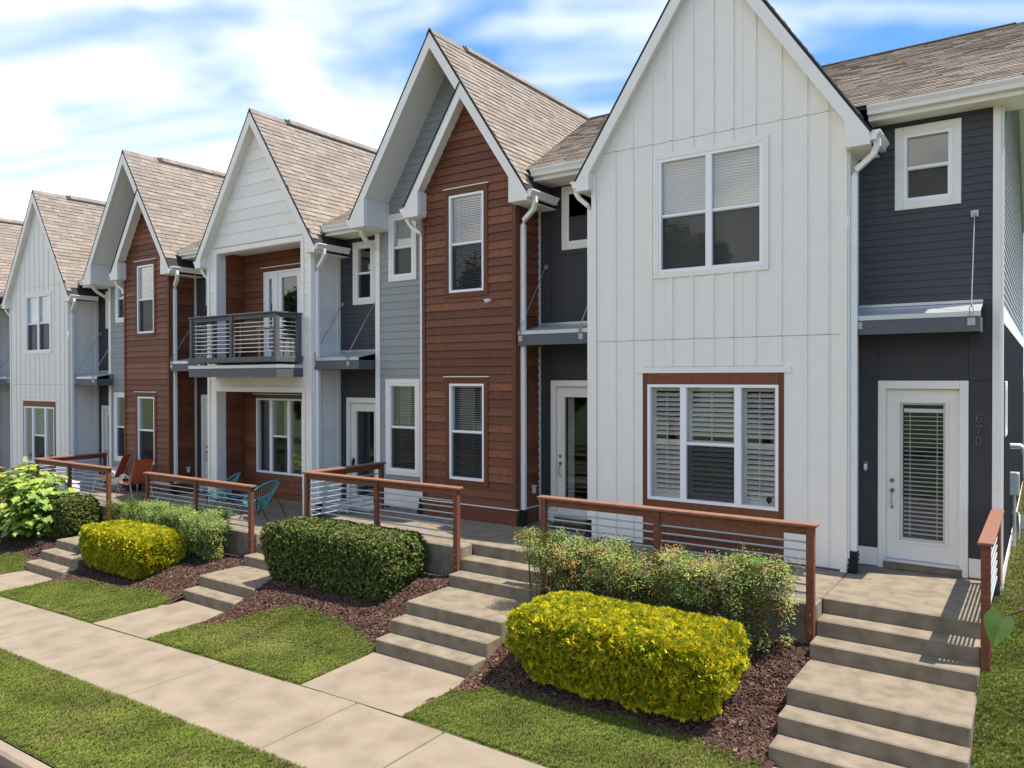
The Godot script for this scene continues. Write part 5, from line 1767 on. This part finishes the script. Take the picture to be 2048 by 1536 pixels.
func lawn_grass() -> void:
	var areas := [[-14.5, -5.0, -4.99, -3.66, 3000], [-6.1, -2.2, -7.9, -6.43, 3600], [-11.5, -7.7, -8.35, -6.43, 3400], [-17.1, -13.0, -8.1, -6.43, 2600], [-24.4, -18.7, -8.2, -6.43, 1200], [-0.56, 0.6, -11.5, -5.4, 3000], [-0.48, 0.4, -24.0, -11.5, 1200]]
	var greens := [Color(0.120, 0.175, 0.021), Color(0.155, 0.204, 0.024), Color(0.098, 0.158, 0.020), Color(0.197, 0.211, 0.032), Color(0.141, 0.186, 0.028)]
	var straw := [Color(0.270, 0.217, 0.083), Color(0.225, 0.203, 0.068)]
	var nz := FastNoiseLite.new()
	nz.seed = 3
	nz.frequency = 0.55
	nz.fractal_octaves = 3
	var names := ["verge_grass", "yard_grass", "yard_grass", "yard_grass", "yard_grass", "side_grass", "side_grass"]
	var tf := sprig("tuft", 4)
	for ai in areas.size():
		var a: Array = areas[ai]
		var xf := []
		var col := []
		for i in int((a[1] - a[0]) * (a[3] - a[2]) * a[4]):
			var x := rng.randf_range(a[0], a[1])
			var z := rng.randf_range(a[2], a[3])
			if ai >= 1 and ai <= 4 and (on_path(x, z, 0.01) or not on_lawn(x, z)):
				continue
			if ai == 5 and z > -10.3 and x < -0.55:
				continue
			var k := nz.get_noise_2d(x, z)
			var dry := 0.10 + 0.22 * smoothstep(-0.05, 0.45, k) + (0.25 if ai == 6 else 0.0)
			var c := pick(straw if rng.randf() < dry else greens)
			c = c * (1.0 + 0.45 * nz.get_noise_2d(x * 2.3 + 40.0, z * 2.3))
			var s := rng.randf_range(0.5, 0.9) * (1.0 + 0.25 * k)
			xf.append(Transform3D(Basis(Vector3.UP, rng.randf() * TAU).scaled(Vector3(s, s, s)), Vector3(x, ground_y(x, z) - 0.012, z)))
			col.append(c)
		var g := scatter(self, names[ai], tf, "leaf_matte", xf, col)
		g.set_meta("label", ["mown green grass of the verge along the kerb", "mown grass patch below the wide golden hedge", "mown grass patch below the dark green hedge", "mown grass patch below the small golden hedge", "grass patch below the lobed leaf bush", "grass slope beside the nearest stairs", "dry grass strip along the end wall"][ai])
		g.set_meta("category", "grass")
		stuff(g)
	# bark chips over the beds
	var xf2 := []
	var col2 := []
	var chips := [Color(0.113, 0.056, 0.038), Color(0.079, 0.040, 0.028), Color(0.054, 0.029, 0.022), Color(0.153, 0.086, 0.058), Color(0.095, 0.050, 0.036)]
	for i in 110000:
		var x := rng.randf_range(-23.0, -0.6)
		var z := rng.randf_range(-9.67, -7.2)
		if on_lawn(x, z - 0.05) or on_path(x, z):
			continue
		var c := pick(chips)
		if rng.randf() < 0.012:
			c = Color(0.30, 0.22, 0.15)
		xf2.append(Transform3D(Basis.from_euler(Vector3(rng.randf_range(-0.5, 0.5), rng.randf() * TAU, rng.randf_range(-0.5, 0.5))).scaled(Vector3.ONE * rng.randf_range(0.6, 1.5)), Vector3(x, ground_y(x, z) + 0.002, z)))
		col2.append(c)
	var ch := scatter(self, "bark_chips", sprig("chip", 2), "leaf_chip", xf2, col2)
	ch.set_meta("label", "brown bark chips spread over the planting beds")
	ch.set_meta("category", "mulch")
	stuff(ch)

func street_tree(label: String, at: Vector3, tall: float, sd: int) -> void:
	var t := thing("tree", at, label, "tree", "trees across the road")
	var g := RandomNumberGenerator.new()
	g.seed = sd
	var m := MB.new()
	m.tube([Vector3(0, -0.2, 0), Vector3(0.08, tall * 0.3, 0), Vector3(-0.05, tall * 0.6, 0.1), Vector3(0, tall * 0.9, 0)], 0.22, 9, 0.05)
	for k in 14:
		var a := k * 2.4
		var y := tall * g.randf_range(0.3, 0.75)
		var p := Vector3(0, y, 0)
		m.tube([p, p + Vector3(cos(a), 0.5, sin(a)) * tall * 0.14, p + Vector3(cos(a), 0.75, sin(a)) * tall * 0.27], 0.07, 6, 0.02)
	mi(t, "trunk", m.mesh(), "bark")
	var xf := []
	var col := []
	var cl := []
	for k in 22:
		var a := g.randf() * TAU
		var y := g.randf_range(0.2, 0.95)
		var r := 0.30 * sin(PI * clampf((y - 0.22) / 0.82, 0.05, 0.97)) * g.randf_range(0.35, 1.0)
		cl.append([Vector3(cos(a) * r * tall, y * tall, sin(a) * r * tall), tall * g.randf_range(0.07, 0.13)])
	for i in 3600:
		var c = cl[g.randi() % cl.size()]
		var d := Vector3(g.randfn(), g.randfn() * 0.8, g.randfn()).normalized() * pow(g.randf(), 0.4)
		xf.append(Transform3D(Basis.from_euler(Vector3(g.randf() * TAU, g.randf() * TAU, 0)).scaled(Vector3.ONE * g.randf_range(0.8, 1.5)), c[0] + d * c[1]))
		var f := g.randf_range(0.7, 1.3)
		col.append(Color(0.055 * f, 0.095 * f, 0.02 * f))
	stuff(scatter(t, "crown", cache["clump"], "leaf_far", xf, col))

# the young tree whose branch tip reaches into the frame
func near_tree() -> void:
	var at := Vector3(1.13, street_y(1.13), -2.6)
	var t := thing("young_tree", at, "young tree by the road with a drooping branch of heart shaped leaves", "tree")
	var m := MB.new()
	m.tube([Vector3(0, -0.1, 0), Vector3(0.02, 1.5, 0), Vector3(-0.02, 3.0, 0.02), Vector3(0.03, 4.2, 0)], 0.045, 8, 0.02)
	var tips := []
	var bs := [[Vector3(-0.02, 3.0, 0.02), Vector3(-0.55, 3.42, 0.05), Vector3(-1.02, 3.34, 0.12), Vector3(-1.22, 3.24, 0.19)]]
	var g := RandomNumberGenerator.new()
	g.seed = 77
	for k in 7:
		var a := k * 2.4 + 0.4
		var y := 2.9 + k * 0.22
		var dx := absf(cos(a))
		bs.append([Vector3(0, y, 0), Vector3(dx * 0.35, y + 0.25, sin(a) * 0.4), Vector3(dx * 0.8, y + 0.3, sin(a) * 0.8)])
	for b in bs:
		m.tube(b, 0.012, 6, 0.003)
	mi(t, "trunk", m.mesh(), "bark")
	var lm := []
	for k in 2:
		var q := StandardMaterial3D.new()
		q.resource_name = "near_leaf"
		q.albedo_color = srgb([Color(0.035, 0.085, 0.02), Color(0.085, 0.17, 0.025)][k])
		q.roughness = 0.4
		q.cull_mode = BaseMaterial3D.CULL_DISABLED
		q.backlight_enabled = true
		q.backlight = Color(0.6, 0.7, 0.2)
		lm.append(q)
	var hm := MB.new()
	var pr := [Vector2(0, 0), Vector2(0.22, -0.12), Vector2(0.45, 0.0), Vector2(0.52, 0.22), Vector2(0.44, 0.5), Vector2(0.26, 0.76), Vector2(0, 1.05)]
	for s in [-1.0, 1.0]:
		for i in pr.size() - 1:
			var a: Vector2 = pr[i]
			var b: Vector2 = pr[i + 1]
			var f := func(q: Vector2) -> Vector3: return Vector3(q.x * s, 0.25 * absf(q.x) - 0.15 * q.y * q.y, q.y)
			hm.tri_out(f.call(a), f.call(b), f.call(Vector2(0, 0.35)), Vector3(0, -5, 0))
	var mesh := hm.mesh()
	# the leaves at the tip of the long branch hang; the others are spread along their twigs
	for e in [[Vector3(-1.22, 3.24, 0.19), Vector3(-0.35, -0.9, 0.3), Vector3(-0.5, 0.35, 0.75), 0.115, 0], [Vector3(-1.12, 3.28, 0.16), Vector3(0.25, -0.95, 0.2), Vector3(-0.2, 0.3, 0.9), 0.125, 0], [Vector3(-1.08, 3.33, 0.14), Vector3(-0.85, 0.15, 0.3), Vector3(-0.1, 0.85, 0.5), 0.095, 1], [Vector3(-1.0, 3.3, 0.12), Vector3(0.5, -0.8, 0.3), Vector3(0.2, 0.5, 0.8), 0.11, 0], [Vector3(-0.8, 3.38, 0.09), Vector3(0.1, -0.8, 0.5), Vector3(0, 0.6, 0.8), 0.12, 1], [Vector3(-0.6, 3.42, 0.06), Vector3(-0.1, -0.6, 0.8), Vector3(0, 0.8, 0.6), 0.12, 0]]:
		var fw: Vector3 = (e[1] as Vector3).normalized()
		var up: Vector3 = ((e[2] as Vector3) - fw * fw.dot(e[2])).normalized()
		var o := mi(t, "leaf", mesh, lm[e[4]])
		o.transform = Transform3D(Basis(up.cross(fw), up, fw).scaled(Vector3.ONE * e[3] * 0.72), e[0])
	for b in range(1, bs.size()):
		for k in 9:
			var p: Vector3 = (bs[b][1] as Vector3).lerp(bs[b][2], g.randf()) + Vector3(g.randf_range(-0.06, 0.06), g.randf_range(-0.05, 0.05), g.randf_range(-0.06, 0.06))
			var fw := Vector3(g.randf_range(-1, 1), g.randf_range(-0.9, 0), g.randf_range(-1, 1)).normalized()
			var up := (Vector3.UP - fw * fw.y).normalized()
			var o := mi(t, "leaf", mesh, lm[g.randi() % 2])
			o.transform = Transform3D(Basis(up.cross(fw), up, fw).scaled(Vector3.ONE * g.randf_range(0.09, 0.13)), p)

# ------------------------------------------------------------------ furniture and small things
func string_chair(label: String, at: Vector3, yaw: float, cord: String, group := "") -> void:
	var c := thing("string_chair", at, label, "chair", group)
	c.rotation.y = yaw
	var hoop := []
	var seat := []
	var n := 44
	for i in n + 1:
		var t := TAU * i / n
		var k := (1.0 - cos(t)) / 2.0                 # 0 at the seat front, 1 at the top of the back
		var x := sin(t) * lerpf(0.37, 0.40, k)
		hoop.append(Vector3(x, lerpf(0.34, 0.88, pow(k, 1.25)), lerpf(0.40, -0.40, k)))
		seat.append(Vector3(sin(t) * 0.13, 0.20 + 0.04 * k, 0.02 + cos(t) * 0.13))
	var hm := MB.new()
	hm.tube(hoop, 0.012, 8)
	hm.tube(seat, 0.009, 7)
	mi(c, "hoop_frame", hm.mesh(), cord)
	var cm := MB.new()
	for i in n:
		cm.tube([hoop[i], seat[i]], 0.0042, 4)
	mi(c, "cords", cm.mesh(), cord)
	for s in [-1.0, 1.0]:
		for p in [[Vector3(s * 0.12, 0.22, 0.06), Vector3(s * 0.30, 0.30, 0.22), Vector3(s * 0.27, 0.0, 0.36)], [Vector3(s * 0.12, 0.22, 0.0), Vector3(s * 0.30, 0.50, -0.16), Vector3(s * 0.27, 0.0, -0.52)]]:
			var lm := MB.new()
			lm.tube(p, 0.011, 7)
			mi(c, "leg", lm.mesh(), "black_metal")

func sling_chair(label: String, at: Vector3, yaw: float) -> void:
	var c := thing("sling_chair", at, label, "chair", "orange sling chairs on the porch")
	c.rotation.y = yaw
	var prof := [Vector2(0.34, 0.39), Vector2(0.30, 0.42), Vector2(0.10, 0.40), Vector2(-0.12, 0.385), Vector2(-0.19, 0.40), Vector2(-0.25, 0.46), Vector2(-0.36, 0.72), Vector2(-0.45, 0.96), Vector2(-0.50, 1.03), Vector2(-0.53, 1.05)]
	var m := MB.new()
	for i in prof.size() - 1:
		var a := Vector3(-0.25, prof[i].y, prof[i].x)
		var b := Vector3(-0.25, prof[i + 1].y, prof[i + 1].x)
		slab(m, a, b, b + Vector3(0.5, 0, 0), a + Vector3(0.5, 0, 0), Vector3(0, -0.012, 0.004))
	mi(c, "sling", m.mesh(), "orange_sling")
	for s in [-1.0, 1.0]:
		var fm := MB.new()
		fm.tube([Vector3(s * 0.28, 0.0, 0.34), Vector3(s * 0.28, 0.35, 0.27), Vector3(s * 0.28, 0.58, 0.20), Vector3(s * 0.28, 0.635, 0.10), Vector3(s * 0.28, 0.63, -0.10), Vector3(s * 0.275, 0.58, -0.26), Vector3(s * 0.26, 0.5, -0.27)], 0.011, 7)
		fm.tube([Vector3(s * 0.26, 0.42, 0.28), Vector3(s * 0.26, 0.395, -0.17), Vector3(s * 0.26, 0.48, -0.27), Vector3(s * 0.26, 0.98, -0.46)], 0.010, 7)
		mi(c, "arm_frame", fm.mesh(), "chrome")
		var rm := MB.new()
		rm.tube([Vector3(s * 0.275, 0.56, -0.22), Vector3(s * 0.28, 0.3, -0.32), Vector3(s * 0.28, 0.0, -0.42)], 0.011, 7)
		mi(c, "leg", rm.mesh(), "chrome")

func small_things() -> void:
	string_chair("teal string chair turned away from the grey porch post, nearest the stairs", Vector3(-14.45, -0.4, -10.78), -PI / 2 + 0.15, "teal_cord", "teal string chairs")
	string_chair("teal string chair against the white porch post", Vector3(-16.25, -0.4, -11.05), -PI / 2 + 0.55, "teal_cord", "teal string chairs")
	var tb := thing("side_table", Vector3(-15.4, -0.4, -11.0), "round bright blue side table between the teal string chairs", "table")
	var tm := MB.new()
	lathe(tm, Vector3(0, 0.40, 0), Vector3.UP, [[0.0, 0.001], [0.0, 0.26], [0.02, 0.26], [0.02, 0.001]], 28)
	mi(tb, "table_top", tm.mesh(), "teal_top")
	for k in 3:
		var a := k * TAU / 3
		var lm := MB.new()
		lm.tube([Vector3(cos(a) * 0.22, 0.40, sin(a) * 0.22), Vector3(cos(a) * 0.12, 0.2, sin(a) * 0.12), Vector3(cos(a) * 0.24, 0.008, sin(a) * 0.24)], 0.009, 6)
		mi(tb, "leg", lm.mesh(), "teal_cord")
	sling_chair("orange sling chair in front of the red timber wall", Vector3(-19.72, -0.4, -10.75), -PI / 2 + 0.05)
	sling_chair("orange sling chair beside the black tub and the folded cloth", Vector3(-21.35, -0.4, -10.95), -PI / 2 + 0.65)
	var t2 := thing("side_table", Vector3(-20.62, -0.4, -11.42), "small grey metal table holding a folded pale cloth between the orange chairs", "table")
	mi(t2, "table_top", cbox(0.42, 0.02, 0.42, 0.004), "galvanised", Vector3(0, 0.45, 0))
	for sx in [-1, 1]:
		for sz in [-1, 1]:
			mi(t2, "leg", cbox(0.022, 0.44, 0.022, 0.002), "galvanised", Vector3(sx * 0.18, 0.22, sz * 0.18))
	var tw := thing("folded_cloth", Vector3(-20.62, 0.06, -11.42), "crumpled pale blue cloth lying on the small metal table", "cloth")
	var cl := MB.new()
	var nz := FastNoiseLite.new()
	nz.seed = 8
	nz.frequency = 4.0
	for i in 14:
		for j in 14:
			var q := []
			for e in [[i, j], [i + 1, j], [i + 1, j + 1], [i, j + 1]]:
				var u: float = e[0] / 14.0 * 2 - 1
				var v: float = e[1] / 14.0 * 2 - 1
				var r := maxf(absf(u), absf(v))
				q.append(Vector3(u * 0.2, 0.004 + (1.0 - r * r) * (0.10 + 0.07 * nz.get_noise_2d(u, v) * 2.0), v * 0.18))
			cl.quad_out(q[0], q[1], q[2], q[3], Vector3(0, -2, 0))
	mi(tw, "fabric", cl.mesh(), "towel")
	var tub := thing("storage_tub", Vector3(-21.15, -0.4, -11.55), "low black storage tub behind the orange chairs", "tub")
	var tu := MB.new()
	lathe(tu, Vector3.ZERO, Vector3.UP, [[0.0, 0.001], [0.0, 0.24], [0.28, 0.30], [0.30, 0.32], [0.31, 0.30], [0.29, 0.28], [0.1, 0.24], [0.1, 0.001]], 20)
	mi(tub, "bucket", tu.mesh(), "black_plastic")
	var bag := thing("cooler_bag", Vector3(-22.0, -0.4, -10.15), "white soft cooler bag with dark blue straps behind the timber railing", "bag")
	mi(bag, "body", cbox(0.72, 0.30, 0.34, 0.06), "bag_white", Vector3(0, 0.15, 0))
	for x in [-0.2, 0.2]:
		mi(bag, "strap", cbox(0.07, 0.306, 0.346, 0.06), "bag_blue", Vector3(x, 0.152, 0))
	mi(bag, "lid", cbox(0.70, 0.03, 0.32, 0.012), "bag_white", Vector3(0, 0.318, 0))
	string_chair("dark wicker chair with a rounded back beyond the lobed leaf bush", Vector3(-25.95, -0.8, -10.45), 0.5, "wicker")
	# balcony
	var bt := thing("balcony_table", Vector3(-14.95, 3.24, -11.55), "small light wood table on the balcony", "table")
	mi(bt, "table_top", cbox(0.55, 0.035, 0.55, 0.006), "tan_wood", Vector3(0, 0.68, 0))
	for sx in [-1, 1]:
		for sz in [-1, 1]:
			mi(bt, "leg", cbox(0.04, 0.66, 0.04, 0.003), "tan_wood", Vector3(sx * 0.23, 0.33, sz * 0.23))
	for e in [[-15.75, 0.9, "rattan chair on the balcony left of the light wood table"], [-14.35, -1.2, "dark folding chair on the balcony behind its end post"]]:
		var bc := thing("balcony_chair", Vector3(e[0], 3.24, -11.45), e[2], "chair")
		bc.rotation.y = e[1]
		var mt: String = "tan_wood" if e[1] > 0 else "black_metal"
		mi(bc, "seat", cbox(0.46, 0.04, 0.44, 0.01), mt, Vector3(0, 0.42, 0))
		var bm := MB.new()
		for k in 9:
			bm.tube([Vector3(-0.2 + k * 0.05, 0.44, -0.2), Vector3(-0.2 + k * 0.05, 0.84, -0.27)], 0.008, 5)
		bm.tube([Vector3(-0.22, 0.44, -0.2), Vector3(-0.22, 0.84, -0.27), Vector3(-0.1, 0.90, -0.28), Vector3(0.1, 0.90, -0.28), Vector3(0.22, 0.84, -0.27), Vector3(0.22, 0.44, -0.2)], 0.013, 6)
		mi(bc, "backrest", bm.mesh(), mt)
		for sx in [-1, 1]:
			for sz in [-1, 1]:
				var lg := MB.new()
				lg.tube([Vector3(sx * 0.2, 0.41, sz * 0.19), Vector3(sx * 0.22, 0.0, sz * 0.23)], 0.013, 6)
				mi(bc, "leg", lg.mesh(), mt)
	var sb := thing("storage_box", Vector3(-14.75, 3.24, -11.95), "low white storage box on the balcony floor", "box")
	mi(sb, "body", cbox(0.6, 0.36, 0.4, 0.02), "bag_white", Vector3(0, 0.18, 0))
	mi(sb, "lid", cbox(0.63, 0.04, 0.43, 0.012), "bag_white", Vector3(0, 0.381, 0))
	# garden lamps
	for e in [[Vector3(-19.2, 0, -8.24), "small black garden lamp under the lobed leaf bush"], [Vector3(-17.6, 0, -8.30), "small black garden lamp beside the golden hedge"]]:
		var p: Vector3 = e[0]
		p.y = ground_y(p.x, p.z)
		var l := thing("garden_lamp", p, e[1], "garden lamp", "solar garden lamps")
		var sm := MB.new()
		sm.tube([Vector3(0, -0.1, 0), Vector3(0, 0.17, 0)], 0.012, 8)
		mi(l, "stake", sm.mesh(), "lamp_plastic")
		var hm := MB.new()
		lathe(hm, Vector3(0, 0.17, 0), Vector3.UP, [[0.0, 0.02], [0.0, 0.035], [0.09, 0.06], [0.09, 0.001]], 12)
		mi(l, "lens", hm.mesh(), "lens")
		var cm := MB.new()
		lathe(cm, Vector3(0, 0.262, 0), Vector3.UP, [[0.0, 0.001], [0.0, 0.085], [0.012, 0.085], [0.045, 0.045], [0.05, 0.001]], 16)
		mi(l, "cap", cm.mesh(), "lamp_plastic")
		for k in 4:
			var a := k * TAU / 4
			var rm := MB.new()
			rm.tube([Vector3(cos(a) * 0.036, 0.17, sin(a) * 0.036), Vector3(cos(a) * 0.062, 0.262, sin(a) * 0.062)], 0.004, 5)
			mi(l, "rib", rm.mesh(), "lamp_plastic")
	# security camera under the upper window of the red timber house
	var sc := thing("security_camera", Vector3(-8.62, 4.18, -11.585), "small white security camera on the red timber wall", "camera")
	var am := MB.new()
	am.tube([Vector3(0.03, 0.04, 0.0), Vector3(0.03, 0.04, 0.05), Vector3(0.01, 0.03, 0.09)], 0.014, 8)
	mi(sc, "bracket", am.mesh(), "white_vinyl")
	var bo := MB.new()
	lathe(bo, Vector3(0.02, 0.035, 0.06), Vector3(-0.55, -0.3, 0.75).normalized(), [[0.0, 0.001], [0.0, 0.03], [0.02, 0.036], [0.10, 0.036], [0.10, 0.03]], 14)
	mi(sc, "body", bo.mesh(), "white_vinyl")
	var le := MB.new()
	lathe(le, Vector3(0.02, 0.035, 0.06), Vector3(-0.55, -0.3, 0.75).normalized(), [[0.096, 0.031], [0.097, 0.001]], 14)
	mi(sc, "lens", le.mesh(), "black_plastic")
	# door mat
	var dm := thing("door_mat", Vector3(-7.15, 0.0, -12.0), "dark brown door mat before the glazed door next to the white gable", "door mat")
	mi(dm, "mat", cbox(0.8, 0.014, 0.46, 0.004), "rubber_mat", Vector3(0, 0.008, 0))

func _ready() -> void:
	rng.seed = 20240611
	setup()
	make_materials()
	var ck := StandardMaterial3D.new()
	ck.resource_name = "bark_chip"
	ck.vertex_color_use_as_albedo = true
	ck.roughness = 0.95
	M["leaf_chip"] = ck
	# setting
	yard()
	pavement()
	# houses
	batten_house(Vector3.ZERO, -12.13, "white board and batten end house with house number 670 and shuttered window", 300, true)
	timber_house(Vector3.ZERO, "red timber and grey lap house between the end house and the balcony house", 300, false, "blind_curtain")
	balcony_house(Vector3(0, -0.4, 0), "white lap house with a grey balcony over its recessed porch", 300, true)
	timber_house(Vector3(-11.42, -0.4, 0), "red timber and grey lap house with orange chairs on its porch", 300, true, "none")
	batten_house(Vector3(-22.53, -0.8, 0), -12.4, "white board and batten house behind the large lobed leaf bush", 300, false)
	balcony_house(Vector3(-16.85, -0.8, 0), "white lap house at the far end of the row", 0, false)
	porch("concrete porch before the end house and the red timber house beside it", -11.5, -0.57, 0.0, [stair_x[0], stair_x[1]])
	porch("concrete porch floor and wall before the balcony house and the orange chairs", -22.7, -11.508, -0.4, [[-13.10, -11.508], stair_x[3]])
	porch("concrete porch floor and wall at the far end of the row", -34.5, -22.708, -0.8, [])
	stairs("wide concrete stairs up to the door with the house number", stair_x[0], 0.0, 6)
	stairs("concrete stairs with a landing between the dark hedge and the wide golden hedge", stair_x[1], 0.0, 6)
	stairs("concrete stairs partly hidden behind the dark green hedge", [-13.10, -11.45], -0.4, 5)
	stairs("concrete stairs with the two garden lamps", stair_x[3], -0.4, 6)
	railing("timber porch railing in front of the shuttered window of the end house", -6.16, -2.33, [-4.33], 0.0)
	railing("timber porch railing with a return behind the long dark green hedge", -11.50, -7.85, [-9.65], 0.0, -11.6)
	railing("timber porch railing in front of the teal string chairs", -17.06, -13.22, [-15.13], -0.4)
	railing("timber porch railing with a return around the orange sling chairs", -22.62, -18.83, [-20.8], -0.4, -11.45)
	railing("timber porch railing behind the large lobed leaf bush", -28.6, -24.9, [-26.8], -0.8)
	side_railing()
	# plants
	var gold := [Color(0.56, 0.50, 0.013), Color(0.66, 0.55, 0.013), Color(0.46, 0.46, 0.015), Color(0.28, 0.34, 0.015), Color(0.62, 0.52, 0.013), Color(0.15, 0.22, 0.014)]
	hedge("wide clipped golden yellow hedge below the porch of the end house", "hedge", Vector3(-4.18, -0.55, -8.27), Vector3(1.40, 0.45, 0.61), "feather", "leaf_matte", gold, 42000, 6.5, 0.86, 0.17)
	hedge("smaller clipped golden yellow hedge in front of the teal string chairs", "hedge", Vector3(-15.75, -0.82, -8.52), Vector3(1.28, 0.45, 0.56), "feather", "leaf_matte", gold, 26000, 6.5, 0.86, 0.17)
	var dark := [Color(0.060, 0.093, 0.018), Color(0.082, 0.116, 0.021), Color(0.113, 0.143, 0.027), Color(0.045, 0.075, 0.015), Color(0.202, 0.209, 0.045)]
	hedge("long clipped dark green glossy hedge between two concrete stairs", "hedge", Vector3(-9.98, -0.34, -9.10), Vector3(1.60, 0.50, 0.54), "box", "leaf_glossy", dark, 40000, 9.0, 0.9, 0.14, 0.025)
	hedge("low clipped dark green hedge beside the large lobed leaf bush", "hedge", Vector3(-20.05, -0.66, -9.15), Vector3(1.0, 0.50, 0.44), "box", "leaf_glossy", dark, 16000, 6.5, 0.88, 0.13)
	var nan := [Color(0.162, 0.238, 0.051), Color(0.204, 0.272, 0.068), Color(0.119, 0.187, 0.043), Color(0.306, 0.323, 0.068), Color(0.323, 0.187, 0.064), Color(0.238, 0.289, 0.085)]
	for e in [[-5.75, 0.75, 1.16], [-5.0, 0.8, 1.12], [-4.2, 0.85, 1.12], [-3.45, 0.75, 1.12], [-2.92, 0.5, 1.2]]:
		nandina("feathery green and bronze shrub in front of the railing of the end house", Vector3(e[0], ground_y(e[0], -9.28), -9.28), e[1], e[2], 0.42, 800, nan, "feathery shrubs before the end house")
	for e in [[-17.1, 0.9, 0.95], [-16.2, 0.9, 0.98], [-15.2, 0.95, 0.98], [-14.3, 0.9, 1.0]]:
		nandina("feathery green shrub in front of the railing by the teal string chairs", Vector3(e[0], ground_y(e[0], -9.32), -9.32), e[1], e[2], 0.55, 1200, nan.slice(0, 4), "feathery shrubs before the balcony house")
	hydrangea()
	lawn_grass()
	small_things()
	near_tree()
	cache["clump"] = sprig("clump", 5)
	for e in [[-9.0, 13.0, 10.5, 1], [-16.5, 15.5, 12.0, 2], [-24.0, 13.5, 9.5, 3], [-31.0, 16.0, 12.5, 4], [-40.0, 14.5, 11.0, 5], [-50.0, 17.0, 12.0, 6], [-2.5, 17.0, 11.5, 7], [-12.5, 19.0, 8.5, 8], [-20.0, 18.5, 9.0, 9], [-27.5, 19.5, 8.0, 10], [-35.5, 20.0, 9.5, 11], [-45.0, 20.0, 9.0, 12]]:
		street_tree("leafy tree standing across the road", Vector3(e[0], street_y(e[0]) + 0.02, e[1]), e[2], e[3])
